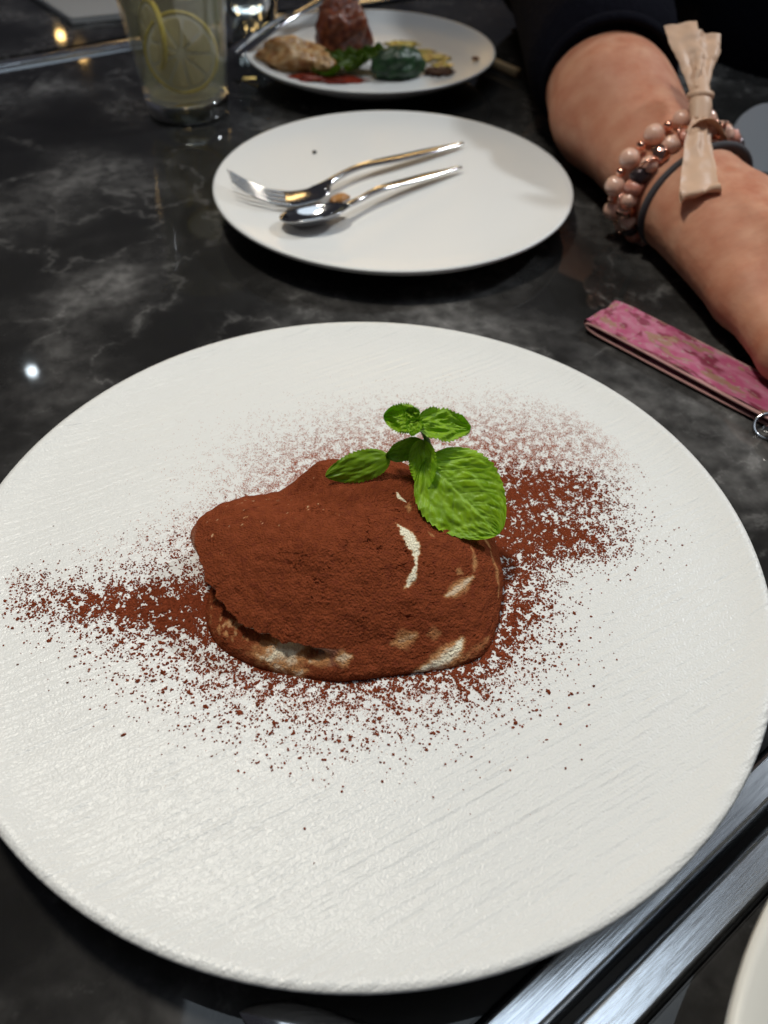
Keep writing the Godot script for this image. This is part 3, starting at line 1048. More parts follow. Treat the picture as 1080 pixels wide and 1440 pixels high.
func mint() -> void:
	var t := thing("mint_sprig", "fresh green mint sprig stuck in the top of the dessert", "mint sprig")
	obj("stem", sweep([Vector3(0.0127, 0.030, -0.1606), Vector3(0.0124, 0.038, -0.1600), Vector3(0.0112, 0.046, -0.1594), Vector3(0.0086, 0.0525, -0.1592)], [0.0009, 0.0009, 0.0008, 0.0006], [0.0009, 0.0009, 0.0008, 0.0006], Vector3(0, 0, 1), 12), M.stem, t)
	# the broad leaf lying over the right shoulder
	obj("leaf", leaf_mesh(Vector3(0.0108, 0.0432, -0.1560), Vector3(0.0306, 0.0325, -0.1405), Vector3(0.20, 0.70, 0.68), 0.0240, 0.10, 0.05, 0.08, 11, 1.0, 0.0, 1.0, 0.03), M.leaf, t)
	# the long leaf that reaches out to the left and shows its dull side
	obj("leaf", leaf_mesh(Vector3(0.0012, 0.0425, -0.1570), Vector3(-0.0158, 0.0385, -0.1535), Vector3(0.10, 0.70, 0.70), 0.0088, -0.02, -0.05, 0.12, 12, 0.70, 0.35, 0.12), M.leaf, t)
	# the small upright leaf folded against the stem
	obj("leaf", leaf_mesh(Vector3(0.0096, 0.0478, -0.1588), Vector3(0.0112, 0.0375, -0.1508), Vector3(-0.35, 0.45, 0.82), 0.0082, -0.05, 0.22, 0.12, 13, 1.0), M.leaf, t)
	obj("leaf", leaf_mesh(Vector3(0.0100, 0.0470, -0.1592), Vector3(0.0000, 0.0432, -0.1572), Vector3(0.3, 0.2, 0.9), 0.0075, 0.0, 0.2, 0.12, 19, 0.5), M.leaf, t)
	# the crinkled crown
	obj("leaf", leaf_mesh(Vector3(0.0078, 0.0525, -0.1600), Vector3(0.0235, 0.0490, -0.1628), Vector3(0.05, 0.80, 0.60), 0.0098, 0.26, 0.10, 0.30, 14, 0.92, 0.3, 1.2, 0.08), M.leaf, t)
	obj("leaf", leaf_mesh(Vector3(0.0086, 0.0528, -0.1604), Vector3(-0.0008, 0.0532, -0.1614), Vector3(0.0, 0.72, 0.70), 0.0082, 0.16, 0.16, 0.40, 15, 0.92, 0.0, 1.5, 0.10), M.leaf, t)
	obj("leaf", leaf_mesh(Vector3(0.0080, 0.0532, -0.1602), Vector3(0.0065, 0.0520, -0.1558), Vector3(0.0, 0.9, 0.3), 0.0046, 0.2, 0.2, 0.35, 16, 0.95, 0.0, 1.5, 0.15), M.leaf, t)
	obj("leaf", leaf_mesh(Vector3(0.0080, 0.0532, -0.1604), Vector3(0.0052, 0.0552, -0.1622), Vector3(0.0, 0.6, 0.8), 0.0044, 0.2, 0.2, 0.35, 17, 1.0, 0.0, 1.5, 0.15), M.leaf, t)


# ------------------------------------------------------------------ cutlery and leftovers
func cutlery() -> void:
	# fork: head, four tines, handle
	var f := thing("dessert_fork", "steel fork lying on the side plate behind the spoon", "fork")
	var h0 := Vector3(-0.0345, 0.0155, -0.3720)
	obj("handle", sweep([h0, Vector3(-0.0270, 0.0166, -0.3825), Vector3(-0.0150, 0.0170, -0.3955), Vector3(0.0070, 0.0152, -0.4125), Vector3(0.0370, 0.0136, -0.4345)], [0.0050, 0.0022, 0.0016, 0.0022, 0.0032, 0.0030, 0.0010], [0.0010, 0.0013, 0.0014, 0.0012, 0.0012, 0.0011, 0.0006], Vector3.UP, 16, 2.6), M.steel, f)
	obj("head", sweep([Vector3(-0.0320, 0.0160, -0.3745), Vector3(-0.0370, 0.0146, -0.3690), Vector3(-0.0450, 0.0140, -0.3655), Vector3(-0.0500, 0.0142, -0.3645)], [0.0040, 0.0066, 0.0078, 0.0078], [0.0009, 0.0009, 0.0009, 0.0008], Vector3.UP, 16, 3.0), M.steel, f)
	for k in 4:
		var o := (k - 1.5) * 0.0044
		var sd := Vector3(-0.30, 0, -0.95).normalized() * o
		obj("tine", sweep([Vector3(-0.0490, 0.0142, -0.3648) + sd, Vector3(-0.0580, 0.0150, -0.3655) + sd, Vector3(-0.0680, 0.0175, -0.3690) + sd, Vector3(-0.0765, 0.0210, -0.3725) + sd * 0.95], [0.0010, 0.0009, 0.0008, 0.0004], [0.0008, 0.0008, 0.0007, 0.0004], Vector3.UP, 8), M.steel, f)
	# spoon: bowl and handle
	var s := thing("dessert_spoon", "steel spoon lying on the side plate in front of the fork", "spoon")
	var bc := Vector3(-0.0362, 0.0125, -0.3450)
	var ax := Vector3(0.93, 0.06, -0.36).normalized()
	var sd := ax.cross(Vector3.UP).normalized()
	var p := PackedVector3Array()
	var nu := 44
	for layer in [0, 1]:
		var nr := 14
		for j in nr + 1:
			var r := float(j) / nr if layer == 0 else 1.0 - float(j) / nr
			for i in nu + 1:
				var a := TAU * i / nu
				var e := Vector2(cos(a) * 0.0160 * (1.0 + 0.10 * cos(a)), sin(a) * 0.0104)
				var y := 0.0058 * (r * r - 1.0) + 0.0052 - (0.0009 if layer == 1 else 0.0)
				p.append(bc + ax * e.x * r + sd * e.y * r + Vector3.UP * (y + 0.20 * e.y * r))
	obj("bowl", grid(p, nu, 29, PackedColorArray(), PackedVector2Array(), true, true), M.steel, s)
	obj("handle", sweep([bc + ax * 0.0168 + Vector3(0, 0.0046, 0), Vector3(-0.0145, 0.0175, -0.3590), Vector3(-0.0050, 0.0176, -0.3700), Vector3(0.0120, 0.0155, -0.3865), Vector3(0.0345, 0.0138, -0.4045)], [0.0022, 0.0015, 0.0018, 0.0027, 0.0028, 0.0010], [0.0009, 0.0013, 0.0013, 0.0011, 0.0010, 0.0006], Vector3.UP, 16, 2.6), M.steel, s)
	# crumbs on the small plate
	var crumb := obj("sauce_crumb", lump(Vector3(0.0050, 0.0016, 0.0030), 0.5, 0.2, 5, 28, 0.3), mat(lin(0.42, 0.19, 0.05), 0.35))
	crumb.position = Vector3(-0.0250, 0.0118, -0.3715)
	crumb.rotation.y = 0.7
	tag(crumb, "orange-brown smear of sauce between the fork and the spoon", "sauce")
	var speck := obj("dark_crumb", lump(Vector3(0.0011, 0.0008, 0.0014), 0.5, 0.3, 6, 20, 0.3), mat(lin(0.02, 0.02, 0.02), 0.6))
	speck.position = Vector3(-0.0409, 0.0116, -0.4235)
	tag(speck, "tiny dark crumb on the side plate above the fork", "crumb")
	# knife tip that just enters the picture at the bottom
	var kn := obj("knife", sweep([Vector3(-0.0262, 0.0021, -0.0371), Vector3(-0.0215, 0.0023, -0.0362), Vector3(-0.012, 0.0025, -0.0338), Vector3(0.02, 0.0028, -0.0240), Vector3(0.08, 0.0030, -0.0050)], [0.0002, 0.0030, 0.0050, 0.0052, 0.0048], [0.0003, 0.0009, 0.0012, 0.0016, 0.0020], Vector3.UP, 16, 2.4), M.steel)
	tag(kn, "bright steel knife tip peeping in at the bottom edge", "knife")

func mottled(a: Color, b: Color, c: Color, rough: float, scale: float, seed_: int) -> StandardMaterial3D:
	var t := NoiseTexture2D.new()
	t.width = 256
	t.height = 256
	t.seamless = true
	t.noise = noise(seed_, 0.03, 4)
	var g := Gradient.new()
	g.offsets = PackedFloat32Array([0.25, 0.5, 0.75])
	g.colors = PackedColorArray([a.linear_to_srgb(), b.linear_to_srgb(), c.linear_to_srgb()])
	t.color_ramp = g
	var m := mat(Color.WHITE, rough)
	m.albedo_texture = t
	m.uv1_triplanar = true
	m.uv1_scale = Vector3.ONE * scale
	return m

func leftovers() -> void:
	var meat := mottled(lin(0.09, 0.018, 0.010), lin(0.20, 0.048, 0.022), lin(0.32, 0.10, 0.045), 0.34, 22.0, 401)
	var chick := mottled(lin(0.20, 0.07, 0.02), lin(0.48, 0.24, 0.075), lin(0.62, 0.44, 0.25), 0.35, 14.0, 402)
	var green := mottled(lin(0.012, 0.035, 0.012), lin(0.05, 0.10, 0.03), lin(0.14, 0.17, 0.06), 0.35, 26.0, 403)
	var dark_green := mottled(lin(0.008, 0.026, 0.009), lin(0.014, 0.048, 0.016), lin(0.035, 0.085, 0.03), 0.4, 20.0, 404)
	var oil_mat := mottled(lin(0.30, 0.16, 0.02), lin(0.55, 0.44, 0.07), lin(0.66, 0.58, 0.20), 0.2, 20.0, 405)
	var y := 0.0113
	var m := obj("meatball", lump(Vector3(0.0170, 0.0175, 0.0140), 0.42, 0.09, 34, 60, 0.2), meat)
	m.position = Vector3(-0.0345, y + 0.0150, -0.5760)
	tag(m, "brown-red chunk of glazed meat on the dinner plate", "meat")
	var c := obj("chicken_piece", lump(Vector3(0.0200, 0.0100, 0.0125), 0.42, 0.10, 32, 60, 0.2), chick)
	c.position = Vector3(-0.0660, y + 0.0070, -0.5500)
	c.rotation.y = -0.2
	tag(c, "golden piece of fried chicken at the left of the dinner plate", "chicken")
	var c2 := obj("chicken_piece", lump(Vector3(0.0100, 0.0060, 0.0085), 0.4, 0.12, 37, 44, 0.2), chick)
	c2.position = Vector3(-0.0475, y + 0.0050, -0.5440)
	tag(c2, "smaller pale brown chicken scrap beside the golden piece", "chicken")
	var cu := obj("cucumber_chunk", lump(Vector3(0.0165, 0.0095, 0.0120), 0.26, 0.11, 33, 48, 0.3), dark_green)
	cu.position = Vector3(0.0020, y + 0.0070, -0.5400)
	cu.rotation.y = 0.3
	tag(cu, "dark green glossy chunk of cucumber on the dinner plate", "cucumber")
	var k := 0
	for q in [[Vector3(-0.035, y + 0.003, -0.5400), Vector3(0.017, 0.0050, 0.011)], [Vector3(-0.019, y + 0.0045, -0.5480), Vector3(0.012, 0.0060, 0.010)]]:
		var g := obj("salad_leaf", leaf_mesh(Vector3(-0.016, 0.001, 0.004), Vector3(0.017, 0.004, -0.003), Vector3(0.1, 1, 0.35), 0.024 - 0.004 * k, -0.10, 0.16, 0.5, 90 + k, 0.22, 0.4, 1.0, 0.05), M.leaf)
		g.position = q[0]
		tag(g, ["crumpled green salad leaf in front of the chicken scrap", "small green salad leaf between the meat and the cucumber"][k], "salad leaf")
		k += 1
	var red := obj("red_sauce", lump(Vector3(0.022, 0.0016, 0.006), 0.9, 0.22, 46, 48, 0.3), mat(lin(0.22, 0.028, 0.015), 0.25))
	red.position = Vector3(-0.0440, y + 0.0006, -0.5290)
	tag(red, "dark red sauce along the front of the dinner plate", "sauce")
	var oil := []
	for q in [[Vector3(0.004, 0, -0.600), 0.011, 0.006], [Vector3(0.018, 0, -0.576), 0.012, 0.007], [Vector3(0.017, 0, -0.586), 0.009, 0.004], [Vector3(0.029, 0, -0.574), 0.007, 0.006], [Vector3(0.030, 0, -0.560), 0.006, 0.006], [Vector3(0.012, 0, -0.568), 0.012, 0.005]]:
		oil.append([lump(Vector3(q[1], 0.0009, q[2]), 0.6, 0.15, 50 + oil.size(), 32, 0.3), Transform3D(Basis(), q[0])])
	var o := obj("oil_smear", join(oil.map(func(a): return a[0]), oil.map(func(a): return a[1])), oil_mat)
	o.position.y = y + 0.0004
	tag(o, "yellow-green smear of oily sauce at the right of the dinner plate", "sauce")
	var br := obj("brown_crumbs", lump(Vector3(0.0085, 0.0022, 0.0060), 0.8, 0.25, 61, 48, 0.3), mat(lin(0.09, 0.035, 0.018), 0.5))
	br.position = Vector3(0.0275, y + 0.001, -0.5460)
	tag(br, "heap of dark brown crumbs right of the cucumber", "crumbs")
	var b2 := obj("brown_crumbs", lump(Vector3(0.0022, 0.001, 0.002), 0.6, 0.25, 62, 24, 0.3), mat(lin(0.20, 0.07, 0.03), 0.5))
	b2.position = Vector3(0.0510, 0.0150, -0.5640)
	tag(b2, "small brown spot on the right rim of the dinner plate", "crumbs")
	# cutlery laid across the left of that plate
	var f := obj("serving_fork", sweep([Vector3(-0.0985, 0.0165, -0.5540), Vector3(-0.0745, 0.0260, -0.5850), Vector3(-0.0520, 0.0310, -0.6180), Vector3(-0.0200, 0.0350, -0.6750)], [0.0042, 0.0030, 0.0024, 0.0034], [0.0010, 0.0012, 0.0016, 0.0014], Vector3.UP, 14, 2.6), M.steel)
	tag(f, "steel cutlery handle catching gold light across the dinner plate", "cutlery")
	var f2 := obj("serving_spoon", sweep([Vector3(-0.1080, 0.0090, -0.5850), Vector3(-0.0860, 0.0200, -0.6010), Vector3(-0.0600, 0.0260, -0.6200), Vector3(-0.0200, 0.0270, -0.6500)], [0.0050, 0.0028, 0.0024, 0.0034], [0.0012, 0.0012, 0.0016, 0.0014], Vector3.UP, 14, 2.6), M.steel)
	tag(f2, "second steel handle resting behind the glass on the far plate rim", "cutlery")
	var ch := obj("wooden_chopstick", sweep([Vector3(0.0450, 0.0032, -0.6230), Vector3(0.0645, 0.0032, -0.5965), Vector3(0.0812, 0.0032, -0.5745)], [0.0026, 0.0027, 0.0028], [0.0026, 0.0027, 0.0028], Vector3.UP, 12, 4.0), mat(lin(0.40, 0.29, 0.17), 0.55))
	tag(ch, "pale wooden chopstick end poking out behind the dinner plate", "chopstick")


# ------------------------------------------------------------------ glasses
func glasses() -> void:
	var glass := StandardMaterial3D.new()
	glass.albedo_color = Color(0.95, 1.0, 0.97, 0.05)
	glass.transparency = BaseMaterial3D.TRANSPARENCY_ALPHA
	glass.roughness = 0.02
	var solid := StandardMaterial3D.new()
	solid.albedo_color = Color(0.97, 1.0, 0.98, 0.0)
	solid.transparency = BaseMaterial3D.TRANSPARENCY_ALPHA
	solid.roughness = 0.0
	solid.refraction_enabled = true
	solid.refraction_scale = 0.05
	var water := StandardMaterial3D.new()
	water.albedo_color = Color(lin(0.60, 0.55, 0.22).linear_to_srgb(), 0.20)
	water.transparency = BaseMaterial3D.TRANSPARENCY_ALPHA
	water.roughness = 0.6
	var at := Vector3(-0.1235, 0.0002, -0.505)
	var g := thing("water_glass", "tall clear tumbler of lemon water at the top left", "glass", at)
	obj("glass_body", lathe([Vector2(0.0240, 0.0112), Vector2(0.0248, 0.0150), Vector2(0.0264, 0.030), Vector2(0.0310, 0.075), Vector2(0.0350, 0.115), Vector2(0.0346, 0.1165), Vector2(0.0338, 0.115), Vector2(0.0298, 0.075), Vector2(0.0252, 0.030), Vector2(0.0234, 0.0150), Vector2(0.0220, 0.0118)], 96), glass, g)
	obj("glass_base", lathe([Vector2(0, 0.0012), Vector2(0.018, 0.0010), Vector2(0.0205, 0.0), Vector2(0.0230, 0.0004), Vector2(0.0240, 0.0022), Vector2(0.0243, 0.006), Vector2(0.0244, 0.0100), Vector2(0.0225, 0.0108), Vector2(0, 0.0104)], 96), solid, g)
	var wp := [Vector2(0, 0.0114), Vector2(0.0198, 0.0120), Vector2(0.0227, 0.0152), Vector2(0.0247, 0.030), Vector2(0.0289, 0.075), Vector2(0.0318, 0.106), Vector2(0, 0.106)]
	var wa := obj("lemon_water", lathe(wp, 96), water)
	wa.position = at
	tag(wa, "cloudy pale yellow water filling the tall tumbler", "water")
	# lemon slices standing in the water
	var k := 0
	for q in [[Vector3(0.003, 0.0345, 0.0085), Vector3(0.05, 0.14, 1.0), 0.0205], [Vector3(-0.0135, 0.0400, 0.0010), Vector3(-0.85, 0.1, 0.55), 0.0180], [Vector3(0.005, 0.075, -0.010), Vector3(0.2, 0.5, 0.8), 0.0190]]:
		var l := thing("lemon_slice", ["lemon slice facing the viewer low in the tumbler", "lemon slice seen edge-on at the left side of the tumbler", "lemon slice at the back of the tumbler, higher up"][k], "lemon slice", at + q[0], "lemon slices in the tumbler")
		l.basis = Basis.looking_at(-(q[1] as Vector3), Vector3.UP)
		lemon(l, q[2])
		k += 1
	# the second glass behind it
	var gp := [Vector2(0, 0.0012), Vector2(0.0150, 0.0008), Vector2(0.0190, 0.0), Vector2(0.0205, 0.001), Vector2(0.0208, 0.004), Vector2(0.0200, 0.010), Vector2(0.0195, 0.016), Vector2(0.0210, 0.05), Vector2(0.0230, 0.095), Vector2(0.0224, 0.096), Vector2(0.0216, 0.095), Vector2(0.0196, 0.05), Vector2(0.0180, 0.022), Vector2(0.0140, 0.0165), Vector2(0, 0.0160)]
	var g2 := thing("drinking_glass", "empty clear glass with a thick base behind the tumbler", "glass", Vector3(-0.1040, 0.0002, -0.640))
	obj("glass_body", lathe(gp, 72), solid, g2)
	# napkin
	var st := slab(PackedVector2Array([Vector2(-0.300, -0.742), Vector2(-0.2390, -0.6640), Vector2(-0.2030, -0.6800), Vector2(-0.250, -0.790)]), 0.0006, 0.0042, 0.001)
	var n := obj("white_napkin", st, mat(lin(0.55, 0.55, 0.54), 0.9))
	tag(n, "folded white paper napkin on the table behind at the top left", "napkin")

func lemon(l: Node3D, r: float) -> void:
	var flesh := mat(lin(0.86, 0.78, 0.46), 0.25)
	flesh.backlight_enabled = true
	flesh.backlight = Color(0.6, 0.5, 0.2)
	var pith := mat(lin(0.86, 0.83, 0.66), 0.5)
	pith.backlight_enabled = true
	pith.backlight = Color(0.5, 0.5, 0.35)
	var rind := mat(lin(0.66, 0.52, 0.08), 0.4)
	var turn := Basis(Vector3(1, 0, 0), PI / 2)
	var a := obj("rind", lathe([Vector2(r * 0.93, -0.0016), Vector2(r, -0.0014), Vector2(r * 1.01, 0), Vector2(r, 0.0014), Vector2(r * 0.93, 0.0016), Vector2(r * 0.93, -0.0016)], 48), rind, l)
	a.basis = turn
	var b := obj("pith", lathe([Vector2(0, -0.0014), Vector2(r * 0.928, -0.0014), Vector2(r * 0.928, 0.0014), Vector2(0, 0.0014)], 48), pith, l)
	b.basis = turn
	for k in 9:
		var o := PackedVector2Array()
		var a0 := TAU * k / 9 + 0.05
		var a1 := TAU * (k + 1) / 9 - 0.05
		o.append(Vector2.from_angle((a0 + a1) / 2) * r * 0.12)
		for i in 6:
			o.append(Vector2.from_angle(lerpf(a0, a1, i / 5.0)) * r * (0.80 if i in [0, 5] else 0.84))
		var s := obj("segment", slab(o, -0.0018, 0.0018, 0.0003), flesh, l)
		s.basis = turn


# ------------------------------------------------------------------ person
const WRIST := Vector3(0.1305, 0.0228, -0.3755)

func person() -> void:
	var t := thing("person", "person in a black sparkly top resting a bare forearm on the table", "person", Vector3(0.36, -0.40, -0.86))
	var off := -t.position
	var b := []
	# [from, to, radius, radius, blend]
	b.append([Vector3(0.112, 0.046, -0.640), Vector3(0.1125, 0.036, -0.520), 0.0370, 0.0330, 0.012])
	b.append([Vector3(0.1125, 0.036, -0.520), Vector3(0.1110, 0.0300, -0.440), 0.0330, 0.0265, 0.010])
	b.append([Vector3(0.1125, 0.036, -0.520), Vector3(0.1165, 0.0310, -0.440), 0.0325, 0.0260, 0.010])
	b.append([Vector3(0.1110, 0.0300, -0.440), Vector3(0.1245, 0.0220, -0.372), 0.0265, 0.0190, 0.012])
	b.append([Vector3(0.1165, 0.0310, -0.440), Vector3(0.1370, 0.0250, -0.378), 0.0260, 0.0185, 0.012])
	# back of the hand
	var kn := [Vector3(0.1600, 0.0270, -0.2800), Vector3(0.1740, 0.0270, -0.2820), Vector3(0.1860, 0.0235, -0.2900), Vector3(0.1960, 0.0180, -0.3010)]
	var root := [Vector3(0.1290, 0.0235, -0.3600), Vector3(0.1340, 0.0245, -0.3620), Vector3(0.1390, 0.0240, -0.3640), Vector3(0.1420, 0.0225, -0.3670)]
	for i in 4:
		b.append([root[i], kn[i], [0.0150, 0.0150, 0.0145, 0.0140][i], [0.0120, 0.0120, 0.0112, 0.0102][i], 0.012])
	# thumb along the near edge
	b.append([Vector3(0.1285, 0.0180, -0.3460), Vector3(0.1420, 0.0165, -0.2855), 0.0140, 0.0130, 0.014])
	b.append([Vector3(0.1420, 0.0165, -0.2855), Vector3(0.1480, 0.0150, -0.2490), 0.0120, 0.0108, 0.006])
	b.append([Vector3(0.1480, 0.0150, -0.2490), Vector3(0.1570, 0.0125, -0.2240), 0.0102, 0.0075, 0.005])
	# fingers curl down to the table
	var dirs := [Vector3(0.30, 0, 1.0), Vector3(0.42, 0, 1.0), Vector3(0.55, 0, 0.95), Vector3(0.70, 0, 0.85)]
	var len_ := [0.034, 0.037, 0.034, 0.027]
	for i in 4:
		var d: Vector3 = (dirs[i] as Vector3).normalized()
		var p1: Vector3 = kn[i] + d * len_[i] + Vector3(0, 0.002, 0)
		var p2: Vector3 = p1 + d * len_[i] * 0.45 + Vector3(0, -0.013, 0)
		var p3: Vector3 = p2 + d * len_[i] * 0.15 + Vector3(0, -0.009, 0)
		b.append([kn[i], p1, 0.0105 - i * 0.0006, 0.0092 - i * 0.0005, 0.005])
		b.append([p1, p2, 0.0090 - i * 0.0005, 0.0080 - i * 0.0005, 0.004])
		b.append([p2, p3, 0.0080 - i * 0.0005, 0.0068 - i * 0.0004, 0.004])
	# tendons
	for i in 4:
		b.append([root[i].lerp(kn[i], 0.3) + Vector3(0, 0.0126, 0), kn[i] + Vector3(0, 0.0094, 0), 0.0022, 0.0040, 0.007])
	var body := obj("body", nets(b, 0.0032), M.skin, t)
	body.position = off
	# black top: torso, upper arm and a sleeve pushed up to the elbow
	var c := []
	c.append([Vector3(0.38, -0.34, -0.90), Vector3(0.36, 0.18, -0.88), 0.17, 0.15, 0.05])
	c.append([Vector3(0.36, 0.18, -0.88), Vector3(0.34, 0.30, -0.86), 0.15, 0.12, 0.05])
	c.append([Vector3(0.235, 0.28, -0.84), Vector3(0.125, 0.060, -0.690), 0.060, 0.056, 0.05])
	c.append([Vector3(0.52, 0.26, -0.90), Vector3(0.60, 0.02, -0.80), 0.060, 0.055, 0.05])
	c.append([Vector3(0.300, 0.02, -0.80), Vector3(0.330, -0.02, -0.74), 0.12, 0.10, 0.06])
	c.append([Vector3(0.125, 0.058, -0.690), Vector3(0.1145, 0.0390, -0.490), 0.054, 0.0410, 0.03])
	c.append([Vector3(0.330, -0.10, -0.80), Vector3(0.300, 0.005, -0.655), 0.12, 0.085, 0.06])
	var top := obj("black_top", nets(c, 0.012), M.cloth, t)
	top.position = off
	# the turned hem of the sleeve
	var hem := sweep(ring(Vector3(0.1140, 0.0355, -0.466), Vector3(0.99, 0.05, 0.10), Vector3(-0.05, 0.95, 0.22), 0.0335, 0.0335, 40), [0.0024], [0.0040], Vector3(-0.1, -0.1, 1), 10, 2.0, 1)
	var he := obj("sleeve_hem", hem, M.cloth, t)
	he.position = off
	var tinsel := mat(lin(0.92, 0.92, 0.94), 0.35)
	for q in SPARKS:
		var s := obj("sequin", lump(Vector3(0.0030, 0.0020, 0.0020), 0.2, 0.3, 5, 10), tinsel, t)
		var at: Vector3 = q
		for k in 8:   # slide it onto the cloth
			var g := Vector3(field(at + Vector3(0.002, 0, 0), c) - field(at - Vector3(0.002, 0, 0), c), field(at + Vector3(0, 0.002, 0), c) - field(at - Vector3(0, 0.002, 0), c), field(at + Vector3(0, 0, 0.002), c) - field(at - Vector3(0, 0, 0.002), c)).normalized()
			at -= g * (field(at, c) - 0.0004)
		s.position = at + off
	jewellery()

const SPARKS := [
	Vector3(0.095, -0.006, -0.668), Vector3(0.190, 0.010, -0.714), Vector3(0.171, 0.011, -0.715), Vector3(0.274, -0.026, -0.735), Vector3(0.262, -0.032, -0.641),
	Vector3(0.089, 0.003, -0.707), Vector3(0.228, -0.001, -0.732), Vector3(0.300, -0.034, -0.727), Vector3(0.123, 0.011, -0.687)]

func ring(c: Vector3, e1: Vector3, e2: Vector3, r1: float, r2: float, n: int) -> Array:
	var out := []
	for i in n + 1:
		var a := TAU * i / n
		out.append(c + e1.normalized() * cos(a) * r1 + e2.normalized() * sin(a) * r2)
	return out

func jewellery() -> void:
	var e1 := Vector3(0.0557, 0.010, -0.030).normalized()
	var e2 := Vector3(-0.05, 0.97, -0.02)
	e2 = (e2 - e1 * e2.dot(e1)).normalized()
	var pearl := mat(lin(0.82, 0.50, 0.38), 0.12)
	pearl.clearcoat_enabled = true
	pearl.clearcoat = 0.8
	pearl.clearcoat_roughness = 0.06
	var copper := mat(lin(0.86, 0.46, 0.34), 0.15, 1.0)
	var dark := mat(lin(0.07, 0.05, 0.055), 0.3, 0.6)
	# pearls
	var t := thing("pearl_bracelet", "bracelet of pinkish pearls round the person's wrist", "bracelet", WRIST)
	var sm := SphereMesh.new()
	sm.radius = 0.0047
	sm.height = 0.0090
	sm.radial_segments = 24
	sm.rings = 14
	var small := SphereMesh.new()
	small.radius = 0.0022
	small.height = 0.0044
	small.radial_segments = 16
	small.rings = 10
	var c := Vector3(-0.0005, 0.0012, -0.002)
	var pts := ring(c, e1, e2, 0.0322, 0.0245, 26)
	for i in 26:
		var o := obj("pearl" if i % 2 == 0 else "spacer_bead", sm if i % 2 == 0 else small, pearl if i % 2 == 0 else copper, t)
		o.position = pts[i]
		o.rotation.y = i
	# red and copper beads on the hand side
	var t2 := thing("bead_bracelet", "bracelet of copper and dark red beads beside the pearls", "bracelet", WRIST)
	var red := mat(lin(0.66, 0.26, 0.18), 0.10)
	red.clearcoat_enabled = true
	red.clearcoat = 1.0
	pts = ring(c + Vector3(0.0042, -0.0008, 0.0100), e1, e2, 0.0315, 0.0238, 30)
	for i in 30:
		var o := obj("bead", lump(Vector3(0.0045, 0.0039, 0.0039), 0.3, 0.3, 70 + i % 3, 14), [copper, pearl, dark, red, pearl][i % 5], t2)
		o.position = pts[i]
		o.rotation = Vector3(i, i * 2.1, 0)
		if i % 3 == 2:
			var tor := TorusMesh.new()
			tor.inner_radius = 0.0030
			tor.outer_radius = 0.0042
			tor.rings = 20
			tor.ring_segments = 8
			var l := obj("copper_ring", tor, copper, t2)
			l.position = pts[i] + (pts[i] - c).normalized() * 0.002
			l.rotation = Vector3(0.5, i, 0.8)
	# grey elastic band
	pts = ring(c + Vector3(0.0085, -0.0012, 0.0190), e1, e2, 0.0300, 0.0212, 48)
	var band := obj("hair_tie", sweep(pts, [0.0022], [0.0016], Vector3(0.1, 0.05, 1), 8, 2.0, 1), mat(lin(0.06, 0.055, 0.06), 0.8))
	band.position = WRIST
	tag(band, "thin dark grey elastic band round the wrist next to the beads", "hair tie")
	# satin bow
	var satin := mat(lin(0.68, 0.45, 0.31), 0.46)
	satin.backlight_enabled = true
	satin.backlight = Color(0.4, 0.3, 0.2)
	satin.metallic_specular = 0.4
	var bow := thing("satin_bow", "champagne satin ribbon tied in a bow on the wrist", "ribbon", Vector3(0.1335, 0.0540, -0.3660))
	var inv := -bow.position
	obj("knot", sweep([Vector3(0.1329, 0.0527, -0.3653), Vector3(0.1338, 0.0567, -0.3724), Vector3(0.1344, 0.0598, -0.3786), Vector3(0.1344, 0.0627, -0.3846)], [0.0040, 0.0050, 0.0044, 0.0040], [0.0026, 0.0038, 0.0036, 0.0024], Vector3(0, 0.5, 1), 20), satin, bow).position = inv
	obj("knot_wrap", sweep(ring(Vector3(0.1342, 0.0594, -0.3776), Vector3(1, 0, 0), Vector3(0, 0.6, 1), 0.0049, 0.0042, 20), [0.0010], [0.0015], Vector3(0, 0.8, -0.6), 8, 2.0, 1), satin, bow).position = inv
	obj("tail", ribbon([Vector3(0.1339, 0.0608, -0.3790), Vector3(0.1314, 0.0685, -0.3936), Vector3(0.1295, 0.0737, -0.4049), Vector3(0.1288, 0.0778, -0.4136)], [0.0040, 0.0052, 0.0066, 0.0072], Vector3(1, 0.05, 0.25), 0.0007, 5), satin, bow).position = inv
	obj("tail", ribbon([Vector3(0.1341, 0.0616, -0.3783), Vector3(0.1371, 0.0674, -0.3910), Vector3(0.1400, 0.0718, -0.4014), Vector3(0.1404, 0.0752, -0.4094)], [0.0030, 0.0042, 0.0060, 0.0064], Vector3(1, -0.05, -0.25), 0.0009, 6), satin, bow).position = inv
	obj("loop", ribbon([Vector3(0.1323, 0.0548, -0.3653), Vector3(0.1295, 0.0490, -0.3534), Vector3(0.1286, 0.0440, -0.3401), Vector3(0.1269, 0.0405, -0.3268), Vector3(0.1277, 0.0392, -0.3280), Vector3(0.1299, 0.0432, -0.3421), Vector3(0.1324, 0.0478, -0.3565), Vector3(0.1339, 0.0528, -0.3668)], [0.0030, 0.0048, 0.0068, 0.0082, 0.0082, 0.0068, 0.0048, 0.0030], Vector3(1, 0.14, -0.34), 0.0006, 7), satin, bow).position = inv
	obj("collar", ribbon([Vector3(0.1215, 0.0434, -0.3654), Vector3(0.1270, 0.0481, -0.3662), Vector3(0.1324, 0.0544, -0.3641), Vector3(0.1401, 0.0516, -0.3656), Vector3(0.1490, 0.0425, -0.3669)], [0.0016, 0.0032, 0.0046, 0.0036, 0.0020], Vector3(-0.05, 0.5, 1), 0.0005, 8), satin, bow).position = inv

